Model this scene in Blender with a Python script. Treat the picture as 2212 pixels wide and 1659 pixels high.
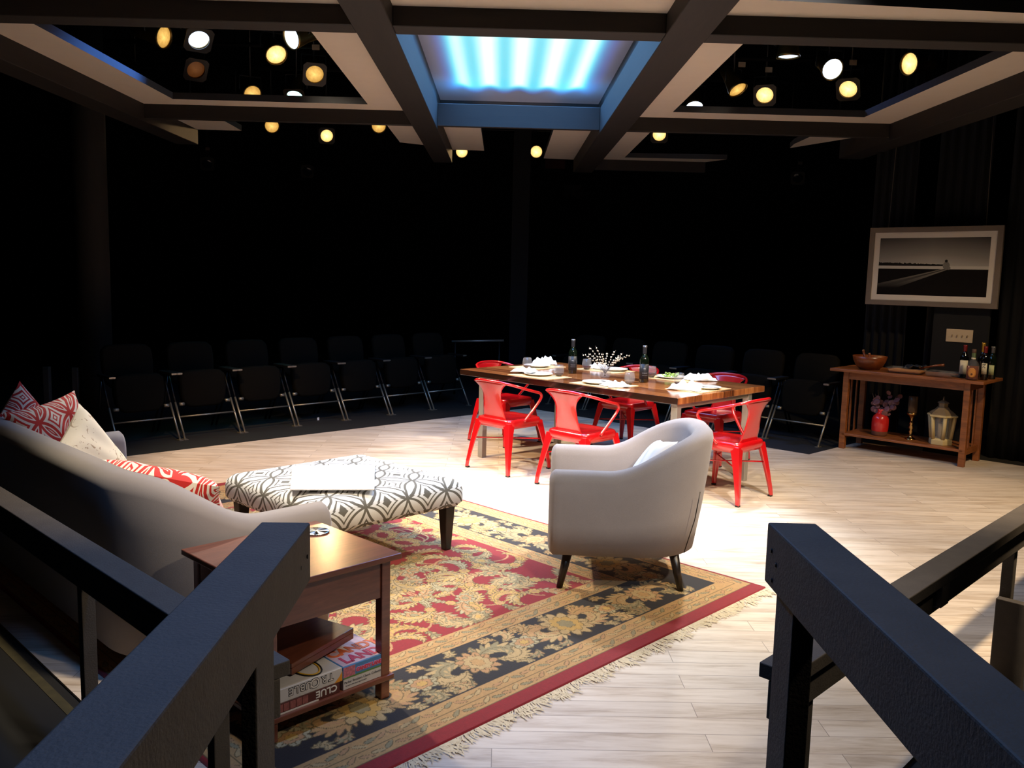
import bpy, math, random
import numpy as np
from mathutils import Vector, Matrix
R = math.radians
random.seed(7)
sc = bpy.context.scene
col = sc.collection
for o in list(bpy.data.objects): bpy.data.objects.remove(o)

# ---------------------------------------------------------------- camera
cd = bpy.data.cameras.new('camera'); cam = bpy.data.objects.new('camera', cd); col.objects.link(cam)
cd.sensor_fit = 'HORIZONTAL'; cd.sensor_width = 36.0; cd.lens = 36.0 * 1877 / 2212; cd.clip_start = 0.02
_p, _r, _y = R(7.0), R(-1.4), R(0.8)
_f = Vector((math.sin(_y)*math.cos(_p), math.cos(_y)*math.cos(_p), -math.sin(_p)))
_rt = Vector((math.cos(_y), -math.sin(_y), 0)); _u = _rt.cross(_f)
_r2 = _rt*math.cos(_r) - _u*math.sin(_r); _u2 = _u*math.cos(_r) + _rt*math.sin(_r)
_m = Matrix((_r2, _u2, -_f)).transposed().to_4x4(); _m.translation = Vector((0, 0, 1.62))
cam.matrix_world = _m
sc.camera = cam

# ---------------------------------------------------------------- view, world, exposure
vs = sc.view_settings
vs.view_transform = 'Standard'; vs.look = 'None'; vs.gamma = 1.0; vs.use_curve_mapping = False
vs.exposure = 1.26
w = bpy.data.worlds.new('world'); sc.world = w; w.use_nodes = True
w.node_tree.nodes['Background'].inputs[0].default_value = (0.5, 0.6, 1.0, 1)
w.node_tree.nodes['Background'].inputs[1].default_value = 0.0004
WARM = (1.0, 0.83, 0.61); AMBER = (1.0, 0.62, 0.28); WHITE = (1.0, 0.93, 0.86); COOL = (0.62, 0.80, 1.0); BLUE = (0.10, 0.30, 1.0); PINK = (1.0, 0.80, 0.82)

def spot(name, loc, aim, watts, color=WARM, size=40, blend=0.7, radius=0.1, parent=None):
    l = bpy.data.lights.new(name, 'SPOT'); l.energy = watts; l.color = color
    l.spot_size = R(size); l.spot_blend = blend; l.shadow_soft_size = radius
    o = bpy.data.objects.new(name, l); col.objects.link(o)
    o.location = loc
    d = Vector(aim) - Vector(loc)
    o.rotation_euler = d.to_track_quat('-Z', 'Y').to_euler()
    return o
def UV(u, v, z=0.0):
    s = math.sqrt(0.5)
    return Vector(((u-v)*s, (u+v)*s, z))
# lamps of the lighting grid, plus one added handrail fill (those hung outside the frame have no body; the others are built below)
LAMPS = [  # location, aim, watts, colour, cone
    ((-0.5, 3.3, 3.9), (0.3, 6.9, 0.4), 420, WARM, 46),
    ((1.9, 3.3, 3.9), (0.9, 6.6, 0.4), 380, WHITE, 46),
    ((3.0, 2.6, 3.9), (2.6, 5.2, 0.0), 430, (1.0, .77, .50), 60),
    ((0.9, 2.2, 3.9), (1.1, 3.8, 0.0), 120, WARM, 58),
    ((-0.1, 3.0, 3.9), (-1.3, 4.2, 0.3), 230, WARM, 46),
    ((-2.5, 6.5, 3.9), (-1.1, 4.8, 0.4), 400, (1.0, .88, .72), 44),
    ((0.4, 7.4, 3.0), (-0.5, 5.0, 0.0), 0, WHITE, 50),
    ((-2.2, 7.0, 3.9), (0.0, 6.1, 0.0), 620, WHITE, 34),
    ((2.3, 7.2, 3.9), (0.9, 5.4, 0.2), 380, (.85, .92, 1.0), 44),
    ((-2.3, 6.2, 3.9), (-1.4, 7.6, 0.0), 380, (1.0, .68, .38), 60),
    ((4.4, 4.6, 3.9), (3.2, 7.6, 0.3), 165, (1.0, .74, .45), 60),
    ((2.4, 7.9, 3.9), (0.6, 7.6, 0.75), 260, WARM, 46),
    ((-2.2, 7.9, 3.9), (0.1, 7.8, 0.75), 260, WARM, 46),
    ((-1.4, 4.2, 3.9), (-2.45, 8.85, 0.15), 170, AMBER, 13),
    ((1.6, 0.6, 3.9), (0.8, 4.8, 0.5), 110, COOL, 26),
    ((2.6, 1.2, 3.9), (-0.5, 3.1, 0.2), 95, WARM, 40),
    ((-0.5, 2.7, 3.9), (-0.6, 1.5, 0.6), 85, (.16, .40, 1.0), 84),
    ((2.2, 0.9, 3.9), (-0.34, 1.1, 1.0), 34, (1.0, .84, .66), 26),  # added fill on the left handrail's side, stands in for floor bounce
    ((-0.75, 15.3, 3.75), (-3.42, 9.75, 3.1), 120, AMBER, 7),
    ((0.53, 15.1, 3.75), (-0.65, 10.8, 3.1), 45, AMBER, 6),
]
for i, (a, b, e, c, s) in enumerate(LAMPS):
    if e: spot('stage_light', a, b, e, c, s)

# the skylight's own blue light
_a = bpy.data.lights.new('skylight_light', 'AREA'); _a.shape = 'RECTANGLE'; _a.size = 1.5; _a.size_y = 3.6; _a.energy = 55; _a.spread = R(150); _a.color = (0.12, 0.38, 1.0)
_o = bpy.data.objects.new('skylight_light', _a); col.objects.link(_o); _o.location = (0.14, 7.2, 3.465)
# ---------------------------------------------------------------- materials
def s2l(c):
    return tuple(((x/255)/12.92 if x/255 <= .04045 else ((x/255+.055)/1.055)**2.4) for x in c)
MATS = {}
class NT:
    """tiny node-expression helper"""
    def __init__(s, name):
        s.m = bpy.data.materials.new(name); s.m.use_nodes = True
        s.t = s.m.node_tree; s.b = s.t.nodes['Principled BSDF']
    def n(s, typ, **kw):
        nd = s.t.nodes.new(typ)
        for k, v in kw.items():
            if k.startswith('_'): setattr(nd, k[1:], v)
        return nd
    def set(s, sock, v):
        if isinstance(v, bpy.types.NodeSocket): s.t.links.new(v, sock)
        elif isinstance(v, (tuple, list)) and len(v) == 3 and sock.type == 'RGBA': sock.default_value = (*v, 1)
        else: sock.default_value = v
    def m2(s, op, a, b=0.0, c=None):
        nd = s.t.nodes.new('ShaderNodeMath'); nd.operation = op
        s.set(nd.inputs[0], a); s.set(nd.inputs[1], b)
        if c is not None: s.set(nd.inputs[2], c)
        return nd.outputs[0]
    def mix(s, f, a, b):
        nd = s.t.nodes.new('ShaderNodeMix'); nd.data_type = 'RGBA'
        s.set(nd.inputs[0], f); s.set(nd.inputs[6], a); s.set(nd.inputs[7], b)
        return nd.outputs[2]
    def coord(s, kind='Object', scale=(1, 1, 1), rot=(0, 0, 0), loc=(0, 0, 0)):
        tc = s.t.nodes.new('ShaderNodeTexCoord'); mp = s.t.nodes.new('ShaderNodeMapping')
        s.t.links.new(tc.outputs[kind], mp.inputs[0]); mp.inputs['Scale'].default_value = scale; mp.inputs['Rotation'].default_value = rot; mp.inputs['Location'].default_value = loc
        return mp.outputs[0]
    def xyz(s, v):
        nd = s.t.nodes.new('ShaderNodeSeparateXYZ'); s.t.links.new(v, nd.inputs[0]); return nd.outputs
    def noise(s, v, scale=5, detail=4, rough=.55, dist=0):
        nd = s.t.nodes.new('ShaderNodeTexNoise'); s.t.links.new(v, nd.inputs['Vector'])
        nd.inputs['Scale'].default_value = scale; nd.inputs['Detail'].default_value = detail; nd.inputs['Roughness'].default_value = rough; nd.inputs['Distortion'].default_value = dist
        return nd.outputs[0]
    def ramp(s, f, stops):
        nd = s.t.nodes.new('ShaderNodeValToRGB'); e = nd.color_ramp.elements
        while len(e) < len(stops): e.new(.5)
        for i, (p, c) in enumerate(stops):
            e[i].position = p; e[i].color = (*c, 1)
        s.set(nd.inputs[0], f); return nd.outputs[0]
    def bump(s, h, strength=.3, dist=.01):
        nd = s.t.nodes.new('ShaderNodeBump'); s.set(nd.inputs['Height'], h); nd.inputs['Strength'].default_value = strength; nd.inputs['Distance'].default_value = dist
        s.t.links.new(nd.outputs[0], s.b.inputs['Normal'])
    def out(s, color=None, rough=None, metal=None, **kw):
        if color is not None: s.set(s.b.inputs['Base Color'], color)
        if rough is not None: s.set(s.b.inputs['Roughness'], rough)
        if metal is not None: s.set(s.b.inputs['Metallic'], metal)
        for k, v in kw.items(): s.set(s.b.inputs[k.replace('_', ' ')], v)
        return s.m
def flat(name, rgb, rough=.6, metal=0, var=.12, scale=8, bump=0, **kw):
    n = NT(name); c = s2l(rgb)
    v = n.coord()
    f = n.noise(v, scale)
    cc = n.mix(f, tuple(x*(1-var) for x in c), tuple(min(1, x*(1+var)) for x in c))
    if bump: n.bump(n.noise(v, scale*14, 2), bump, .002)
    return n.out(cc, rough, metal, **kw)
def wood(name, dark, light, rough=.35, scale=(1, 12, 12), rings=2.2, **kw):
    n = NT(name); v = n.coord('Object', scale)
    f = n.noise(v, rings, 6, .65, .6); g = n.noise(v, rings*5, 3)
    f2 = n.m2('ADD', n.m2('MULTIPLY', f, .75), n.m2('MULTIPLY', g, .25))
    n.bump(g, .08, .002)
    return n.out(n.ramp(f2, [(.32, s2l(dark)), (.68, s2l(light))]), rough, **kw)
def fabric(name, rgb, rough=.9, var=.08, bump=.25, scale=6, sheen=.25):
    n = NT(name); c = s2l(rgb); v = n.coord()
    f = n.noise(v, scale, 4)
    n.bump(n.noise(v, 420, 2), bump, .001)
    return n.out(n.mix(f, tuple(x*(1-var) for x in c), tuple(x*(1+var) for x in c)), rough, Sheen_Weight=sheen)
def emit(name, color, strength):
    n = NT(name); n.b.inputs['Base Color'].default_value = (0, 0, 0, 1)
    n.b.inputs['Emission Color'].default_value = (*color, 1); n.b.inputs['Emission Strength'].default_value = strength
    return n.m

# floor of pale planks running along X
def mk_planks():
    n = NT('pale_planks'); v = n.coord('Object')
    br = n.t.nodes.new('ShaderNodeTexBrick'); n.t.links.new(v, br.inputs['Vector'])
    br.offset = .37; br.offset_frequency = 2; br.squash = 1
    for k, x in (('Scale', 1), ('Mortar Size', .0016), ('Mortar Smooth', .3), ('Bias', 0), ('Brick Width', 1.22), ('Row Height', .118)): br.inputs[k].default_value = x
    br.inputs['Color1'].default_value = (0, 0, 0, 1); br.inputs['Color2'].default_value = (1, 1, 1, 1); br.inputs['Mortar'].default_value = (.5, .5, .5, 1)
    vv = n.coord('Object', (1.1, 9, 1))
    off = n.t.nodes.new('ShaderNodeVectorMath'); off.operation = 'ADD'
    sc_ = n.t.nodes.new('ShaderNodeVectorMath'); sc_.operation = 'SCALE'; n.t.links.new(br.outputs[0], sc_.inputs[0]); sc_.inputs['Scale'].default_value = 7
    n.t.links.new(vv, off.inputs[0]); n.t.links.new(sc_.outputs[0], off.inputs[1])
    g1 = n.noise(off.outputs[0], 1.3, 6, .62, .7); g2 = n.noise(off.outputs[0], 5.5, 5, .6, .3)
    f = n.m2('ADD', n.m2('MULTIPLY', g1, .65), n.m2('MULTIPLY', g2, .35))
    c = n.ramp(f, [(.30, s2l((150, 132, 112))), (.43, s2l((192, 176, 156))), (.52, s2l((208, 195, 178))), (.72, s2l((222, 211, 196)))])
    tone = n.mix(br.outputs[0], (.90, .88, .86), (1.05, 1.03, 1.0))
    mu = n.t.nodes.new('ShaderNodeMix'); mu.data_type = 'RGBA'; mu.blend_type = 'MULTIPLY'; mu.inputs[0].default_value = 1
    n.t.links.new(c, mu.inputs[6]); n.t.links.new(tone, mu.inputs[7])
    c2 = n.mix(n.m2('MULTIPLY', br.outputs['Fac'], .75), mu.outputs[2], s2l((110, 96, 80)))
    n.bump(n.m2('SUBTRACT', 1.0, br.outputs['Fac']), .25, .002)
    return n.out(c2, .42, Specular_IOR_Level=.35)
M = dict(
 planks=mk_planks(),
 black_floor=flat('black_floor', (19, 18, 16), .75, var=.35, scale=3),
 black_wall=flat('black_wall', (10, 11, 13), .95),
 black_cloth=flat('black_cloth', (11, 12, 16), .95, var=.2),
 beam=wood('dark_beam', (25, 20, 17), (38, 32, 27), .65, (10, 1, 10), 2.0),
 crossbeam=wood('dark_crossbeam', (25, 20, 17), (37, 31, 26), .65, (1, 10, 10), 2.0),
 edge=flat('panel_edge', (48, 48, 50), .8, var=.3),
 panel=flat('cream_panel', (204, 190, 172), .8, var=.04),
 curb=flat('curb_board', (84, 84, 84), .75, var=.3, scale=6),
 rail=flat('black_rail', (80, 73, 66), .7, var=.3, scale=14, bump=.5),
 steel=flat('brushed_steel', (176, 170, 160), .45, .75, var=.08),
 chrome=flat('chrome', (205, 205, 205), .2, 1.0),
 dark_steel=flat('dark_steel', (95, 88, 78), .38, .9),
 black_metal=flat('black_metal', (20, 20, 22), .45, .3),
 black_plastic=flat('black_plastic', (14, 14, 15), .5),
)

# ---------------------------------------------------------------- mesh helpers
class MB:
    def __init__(s): s.v = []; s.f = []; s.sm = []
    def add(s, vs, fs, smooth=False, T=None):
        b = len(s.v)
        for p in vs:
            p = Vector(p)
            s.v.append(T @ p if T else p)
        s.f += [tuple(i+b for i in f) for f in fs]; s.sm += [smooth]*len(fs); return s
    def box(s, x0, x1, y0, y1, z0, z1, T=None):
        vs = [(x, y, z) for z in (z0, z1) for y in (y0, y1) for x in (x0, x1)]
        return s.add(vs, [(0, 2, 3, 1), (4, 5, 7, 6), (0, 1, 5, 4), (2, 6, 7, 3), (0, 4, 6, 2), (1, 3, 7, 5)], False, T)
    def prism(s, poly, z0, z1, T=None):
        n = len(poly)
        a = sum(poly[i][0]*poly[(i+1) % n][1]-poly[(i+1) % n][0]*poly[i][1] for i in range(n))
        if a < 0: poly = poly[::-1]
        vs = [(x, y, z0) for x, y in poly]+[(x, y, z1) for x, y in poly]
        return s.add(vs, [tuple(range(n))[::-1], tuple(range(n, 2*n))]+[(i, (i+1) % n, n+(i+1) % n, n+i) for i in range(n)], False, T)
    def lathe(s, prof, seg=24, T=None, cap=True):
        vs = []; fs = []
        for r, z in prof:
            for i in range(seg):
                a = 2*math.pi*i/seg; vs.append((r*math.cos(a), r*math.sin(a), z))
        for j in range(len(prof)-1):
            for i in range(seg):
                k = (i+1) % seg; fs.append((j*seg+i, j*seg+k, (j+1)*seg+k, (j+1)*seg+i))
        if cap:
            fs.append(tuple(range(seg))[::-1]); fs.append(tuple((len(prof)-1)*seg+i for i in range(seg)))
        return s.add(vs, fs, True, T)
    def tube(s, pts, r, seg=10, closed=False, T=None):
        pts = [Vector(p) for p in pts]; n = len(pts)
        rs = r if isinstance(r, (list, tuple)) else [r]*n
        vs = []; fs = []; up = None
        for i, p in enumerate(pts):
            a = pts[(i-1) % n] if (closed or i > 0) else p; b = pts[(i+1) % n] if (closed or i < n-1) else p
            d = (b-a).normalized()
            if up is None:
                up = Vector((0, 0, 1)) if abs(d.z) < .9 else Vector((1, 0, 0))
            x = up.cross(d).normalized(); y = d.cross(x).normalized(); up = y
            for k in range(seg):
                t = 2*math.pi*k/seg; vs.append(p+x*math.cos(t)*rs[i]+y*math.sin(t)*rs[i])
        m = n if closed else n-1
        for j in range(m):
            for k in range(seg):
                q = (k+1) % seg; fs.append((j*seg+k, j*seg+q, ((j+1) % n)*seg+q, ((j+1) % n)*seg+k))
        if not closed:
            fs.append(tuple(range(seg))[::-1]); fs.append(tuple((n-1)*seg+k for k in range(seg)))
        return s.add(vs, fs, True, T)
    def ball(s, c, rx, ry=None, rz=None, seg=10, T=None):
        ry = ry or rx; rz = rz or rx; vs = []; fs = []
        h = seg//2
        for j in range(1, h):
            p = math.pi*j/h
            for i in range(seg):
                a = 2*math.pi*i/seg; vs.append((c[0]+rx*math.sin(p)*math.cos(a), c[1]+ry*math.sin(p)*math.sin(a), c[2]+rz*math.cos(p)))
        for j in range(h-2):
            for i in range(seg):
                k = (i+1) % seg; fs.append((j*seg+k, j*seg+i, (j+1)*seg+i, (j+1)*seg+k))
        vs.append((c[0], c[1], c[2]+rz)); vs.append((c[0], c[1], c[2]-rz)); t = len(vs)-2
        for i in range(seg):
            k = (i+1) % seg; fs.append((t, i, k)); fs.append((t+1, (h-2)*seg+k, (h-2)*seg+i))
        return s.add(vs, fs, True, T)
    def loft(s, loops, closed=True, cap=True, smooth=True, T=None):
        n = len(loops[0]); vs = [p for L in loops for p in L]; fs = []
        for j in range(len(loops)-1):
            for k in range(n if closed else n-1):
                q = (k+1) % n; fs.append((j*n+k, j*n+q, (j+1)*n+q, (j+1)*n+k))
        if cap and closed:
            fs.append(tuple(range(n))[::-1]); fs.append(tuple((len(loops)-1)*n+k for k in range(n)))
        return s.add(vs, fs, smooth, T)
    def grid(s, fn, nu, nv, T=None, smooth=True):
        vs = [fn(i/nu, j/nv) for j in range(nv+1) for i in range(nu+1)]
        fs = [(j*(nu+1)+i, j*(nu+1)+i+1, (j+1)*(nu+1)+i+1, (j+1)*(nu+1)+i) for j in range(nv) for i in range(nu)]
        return s.add(vs, fs, smooth, T)
    def build(s, name, mat, parent=None, loc=None, rz=None, bevel=0, bseg=2, subsurf=0, solid=0):
        me = bpy.data.meshes.new(name); me.from_pydata([tuple(p) for p in s.v], [], s.f)
        me.polygons.foreach_set('use_smooth', s.sm); me.materials.append(mat); me.update()
        o = bpy.data.objects.new(name, me); col.objects.link(o)
        if parent: o.parent = parent
        if loc is not None: o.location = loc
        if rz is not None: o.rotation_euler = (0, 0, rz)
        if solid:
            m = o.modifiers.new('s', 'SOLIDIFY'); m.thickness = solid; m.offset = 0
        if bevel:
            m = o.modifiers.new('b', 'BEVEL'); m.width = bevel; m.segments = bseg; m.limit_method = 'ANGLE'; m.angle_limit = R(40)
        if subsurf:
            m = o.modifiers.new('ss', 'SUBSURF'); m.levels = subsurf; m.render_levels = subsurf
        return o
def tag(o, label=None, cat=None, group=None, kind=None):
    for k, v in (('label', label), ('category', cat), ('group', group), ('kind', kind)):
        if v: o[k] = v
    return o
def thing(name, label, cat, loc=(0, 0, 0), rz=0, group=None):
    o = bpy.data.objects.new(name, None); col.objects.link(o); o.empty_display_size = .1
    o.location = loc; o.rotation_euler = (0, 0, rz)
    return tag(o, label, cat, group)
def copy_tree(o, parent=None):
    c = o.copy(); col.objects.link(c)
    if parent: c.parent = parent
    for ch in o.children: copy_tree(ch, c)
    return c
def TR(loc=(0, 0, 0), rx=0, ry=0, rz=0, s=1):
    return Matrix.Translation(loc) @ Matrix.Rotation(rz, 4, 'Z') @ Matrix.Rotation(ry, 4, 'Y') @ Matrix.Rotation(rx, 4, 'X') @ Matrix.Diagonal((s, s, s, 1))
def aimT(loc, d):
    q = Vector(d).to_track_quat('Z', 'Y').to_matrix().to_4x4()
    return Matrix.Translation(loc) @ q
def text(name, body, size, T, mat, parent=None, ext=.0006, sx=1.0, bold=0, align='LEFT'):
    c = bpy.data.curves.new(name, 'FONT'); c.body = body; c.size = size; c.extrude = ext; c.offset = bold; c.align_x = align; c.resolution_u = 3
    t = bpy.data.objects.new(name, c); col.objects.link(t)
    dg = bpy.context.evaluated_depsgraph_get(); me = bpy.data.meshes.new_from_object(t.evaluated_get(dg))
    bpy.data.objects.remove(t)
    me.materials.clear(); me.materials.append(mat); me.transform(T @ Matrix.Diagonal((sx, 1, 1, 1)))
    o = bpy.data.objects.new(name, me); col.objects.link(o)
    if parent: o.parent = parent
    return o
Q45 = R(45)
def ss(x):
    x = max(0., min(1., x)); return x*x*(3-2*x)
# ================================================================ the room
def struct(name, mb, mat, **kw): return tag(mb.build(name, mat, **kw), kind='structure')
struct('floor', MB().box(-11, 11, -5, 20, -.06, -.012), M['black_floor'])
struct('wall_back', MB().box(-11, 11, 19.5, 19.7, -.06, 6), M['black_wall'])
struct('wall_left', MB().box(-11.2, -11, -5, 19.7, -.06, 6), M['black_wall'])
struct('wall_right', MB().box(11, 11.2, -5, 19.7, -.06, 6), M['black_wall'])
struct('wall_front', MB().box(-11, 11, -5.2, -5, -.06, 6), M['black_wall'])
struct('ceiling', MB().box(-11, 11, -5, 19.7, 6, 6.2), M['black_wall'])
sp = [(1.11, .96), (1.11, 7.6), (7.86, 7.36), (7.89, 3.67), (8.98, 3.63), (8.98, .96)]
sf = [tuple(UV(*p)[:2]) for p in sp]
so = struct('floor_stage', MB().prism(sf, -.012, 0.0), M['planks'])
n = flat('worn_tape', (60, 54, 30), .8, var=.5, scale=20)
struct('trim_1', MB().box(1.04, 1.075, 1.2, 7.6, -.012, -.0095), n, rz=Q45)

# ---------------------------------------------------------------- hanging roof frame: beams, cross beams, cream panels
ZB, ZP = 3.0, 3.162
frame_g = 'dark wooden beams of the hanging roof frame'
def beam(name, x0, x1, y0, y1, z0, z1, label, mat='beam'):
    return tag(MB().box(x0, x1, y0, y1, z0, z1).build(name, M[mat], bevel=.004, bseg=1), label, 'beam', frame_g)
beam('roof_beam', -.877, -.65, 3.2, 10.95, ZB, 3.24, 'long dark wooden roof beam along the left side of the blue skylight')
beam('roof_beam', .893, 1.14, 3.2, 11.6, ZB, 3.24, 'long dark wooden roof beam along the right side of the blue skylight')
beam('roof_beam', -3.66, -3.42, 3.2, 9.97, ZB, 3.24, 'outermost dark roof beam on the left, its cut end lit amber')
beam('roof_beam', 3.67, 3.92, 3.2, 9.75, ZB, 3.24, 'outermost dark roof beam on the right, running towards the framed photograph')
for x0, x1, w_ in ((-3.42, -.877, 'left bay'), (-.65, .893, 'skylight bay'), (1.14, 3.67, 'right bay')):
    beam('cross_beam', x0, x1, 5.1, 5.27, 3.005, 3.24, 'dark cross beam nearest the camera in the %s of the roof frame' % w_, 'crossbeam')
    beam('cross_beam', x0, x1, 8.5, 8.56, 3.03, 3.24, 'dark cross beam over the stage at the far edge of the %s' % w_, 'crossbeam')
beam('cross_beam', 1.14, 2.6, 11.5, 11.56, 3.03, 3.24, 'short dark cross beam furthest away, closing the far right roof bay', 'crossbeam')
def panel(polys, label, z=ZP, t=.06):
    mb = MB()
    for p in polys: mb.prism(p, z, z+t)
    return tag(two(mb.build('roof_panel', M['panel'])), label, 'panel', 'cream panels of the roof frame')
def two(o):
    o.data.materials.append(M['edge'])
    for p in o.data.polygons:
        if abs(p.normal.z) < .5: p.material_index = 1
    return o
def ring(x0, x1, y0, y1, a0, a1, b0, b1):
    o = [(x0, y0), (x1, y0), (x1, y1), (x0, y1)]; i = [(a0, b0), (a1, b0), (a1, b1), (a0, b1)]
    vs = [(*p, 0) for p in o]+[(*p, 0) for p in i]+[(*p, 1) for p in o]+[(*p, 1) for p in i]
    fs = []
    for k in range(4):
        q = (k+1) % 4
        fs += [(k, 4+k, 4+q, q), (8+k, 8+q, 12+q, 12+k), (k, q, 8+q, 8+k), (4+k, 12+k, 12+q, 4+q)]
    return vs, fs
def ringpanel(x0, x1, y0, y1, a0, a1, b0, b1, label):
    vs, fs = ring(x0, x1, y0, y1, a0, a1, b0, b1)
    mb = MB().add([(x, y, ZP+z*.06) for x, y, z in vs], fs)
    return tag(two(mb.build('roof_panel', M['panel'])), label, 'panel', 'cream panels of the roof frame')
ringpanel(-3.42, -.877, 5.27, 8.5, -3.05, -1.27, 5.62, 8.24, 'cream panel with a square lamp opening in the left roof bay')
ringpanel(1.14, 3.67, 5.27, 8.5, 1.53, 3.3, 5.72, 8.21, 'cream panel with a square lamp opening in the right roof bay')
R4 = lambda x0, x1, y0, y1: [(x0, y0), (x1, y0), (x1, y1), (x0, y1)]
panel([R4(-3.42, -.877, 4.2, 5.1)], 'cream panel at the top of the left bay, in front of the nearest cross beam', 3.115)
panel([R4(-.65, .893, 4.2, 5.1)], 'cream panel at the top centre, in front of the skylight cross beam', 3.115)
panel([[(1.14, 4.8), (3.67, 4.97), (3.67, 5.1), (1.14, 5.1)]], 'cream panel strip at the top right, in front of the nearest cross beam', 3.115)
panel([R4(-3.42, -2.93, 8.56, 9.95)], 'short cream panel beside the amber-lit end of the left outer beam')
panel([[(-1.24, 8.56), (-.877, 8.56), (-.877, 10.72), (-1.24, 10.5)]], 'small cream panel left of the left skylight beam, beyond the cross beam')
panel([R4(-.65, -.26, 8.56, 11.0)], 'small cream panel right of the left skylight beam, beyond the skylight')
panel([[(.5, 8.56), (.893, 8.56), (.893, 11.6), (.5, 11.55)]], 'small cream panel left of the right skylight beam, beyond the skylight')
panel([[(1.14, 8.56), (1.515, 8.56), (1.515, 11.28), (2.8, 11.2), (2.6, 11.5), (1.14, 11.5)]], 'L-shaped cream panel in the far right bay beyond the cross beam')
panel([[(3.2, 9.35), (3.28, 8.56), (3.67, 8.56), (3.67, 9.3), (3.25, 10.15), (3.2, 9.85)]], 'small pointed cream panel beside the right outer beam')
panel([R4(-5.2, -3.66, 6.9, 7.25)], 'cream panel strip outside the left outer beam')

# ---------------------------------------------------------------- skylight
sk = thing('skylight', 'square skylight glowing cyan and white in stripes between the two middle beams', 'skylight', (.14, 7.2, 3.3))
def mk_sky():
    n = NT('skylight_glow'); x, y, z = n.xyz(n.coord('Object'))[:3]
    sx = n.m2('COSINE', n.m2('MULTIPLY', n.m2('ADD', x, .02), 2*math.pi/.285))
    st = n.m2('MULTIPLY_ADD', sx, .20, .80)
    def sst(v, a, b):
        nd = n.t.nodes.new('ShaderNodeMapRange'); nd.interpolation_type = 'SMOOTHSTEP'; n.set(nd.inputs[0], v); nd.inputs[1].default_value = a; nd.inputs[2].default_value = b; return nd.outputs[0]
    edge = n.m2('MULTIPLY', sst(n.m2('ABSOLUTE', x), .80, .50), sst(n.m2('ADD', y, n.m2('MULTIPLY', sx, .08)), 1.92, 1.5))
    f = n.m2('MULTIPLY', st, edge)
    c = n.ramp(f, [(0., (.16, .17, .24)), (.12, (.10, .22, .75)), (.35, (.05, .46, 1.0)), (.62, (.12, .84, 1.0)), (1.0, (.8, 1.0, 1.0))])
    n.b.inputs['Base Color'].default_value = (.3, .3, .35, 1); n.b.inputs['Roughness'].default_value = .8
    n.set(n.b.inputs['Emission Color'], c)
    n.set(n.b.inputs['Emission Strength'], n.m2('MULTIPLY_ADD', f, .42, .10))
    return n.m
MB().box(-.86, .86, -2.1, 2.36, .17, .175).build('diffuser', mk_sky(), sk)
cb = MB(); vs, fs = ring(-.90, .90, -2.15, 2.40, -.84, .84, -2.1, 2.33)
cb.add([(a, b, .02+c*.15) for a, b, c in vs], fs).build('curb', M['curb'], sk)

# ---------------------------------------------------------------- columns and drapes round the stage
tag(MB().lathe([(.16, -.012), (.16, 6)], 20).build('column', flat('column_paint', (30, 27, 24), .9), loc=(-4.25, 9.15, 0)), 'round dark brown column at the left, beside the first theatre seats', 'column')
tag(MB().box(-.12, .12, -.1, .1, -.012, 6).build('column', M['black_cloth'], loc=(.24, 12.6, 0)), 'square black column in the dark behind the dining table', 'column')
def drape(v0, v1, label, u=9.25):
    mb = MB(); k = 40
    L = [[(math.sin(i*.8)*.02, (v1-v0)*i/k, z) for i in range(k+1)] for z in (-.012, 4.6)]
    mb.loft(L, closed=False, cap=False)
    tag(mb.build('drape', M['black_cloth'], loc=UV(u, v0), rz=Q45, solid=.01), label, 'drape', 'black drapes behind the console table')
drape(3.36, 3.78, 'narrow black drape behind the left edge of the framed photograph')
drape(2.68, 3.16, 'black drape hanging behind the middle of the framed photograph')
drape(2.0, 2.5, 'black drape behind the right edge of the framed photograph')
for x, l in ((-4.72, 'left'), (-4.42, 'right')):
    tag(MB().box(-.03, .03, -.03, .03, -.012, .58).build('guard_post', M['rail'], loc=(x, 9.05, 0), bevel=.004), 'short dark wooden post at the far left, the %s-hand one of the pair' % l, 'post', 'short posts by the round column')
hr = thing('wall_handrail', 'dim grey handrail bar in the dark beyond the left theatre seats', 'handrail', (-.68, 12., 0))
MB().tube([(0, 0, .72), (.72, 0, .75)], .014).build('bar', M['steel'], hr)
for x in (.05, .66): MB().tube([(x, 0, -.012), (x, 0, .72)], .012).build('post', M['black_metal'], hr)
el = thing('emergency_light', 'unlit emergency light with two round heads on the far back wall', 'light', (1.5, 19.5, 3.55))
MB().box(-.2, .2, -.12, 0, -.12, .12).build('housing', M['black_metal'], el, bevel=.01)
for x in (-.14, .14):
    h = MB().lathe([(.05, 0), (.1, .1), (.1, .12), (.085, .12)], 16, T=TR((x, -.1, -.12), rx=R(80))).build('lamp_head', M['black_plastic'], el)
ws = flat('dim_red_sign', (90, 20, 18), .6)
tag(MB().box(-.22, .22, -.05, 0, -.1, .1).build('wall_sign', ws, loc=(1.1, 19.5, 4.1), bevel=.005), 'dark red box sign high on the far back wall', 'sign')

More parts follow.
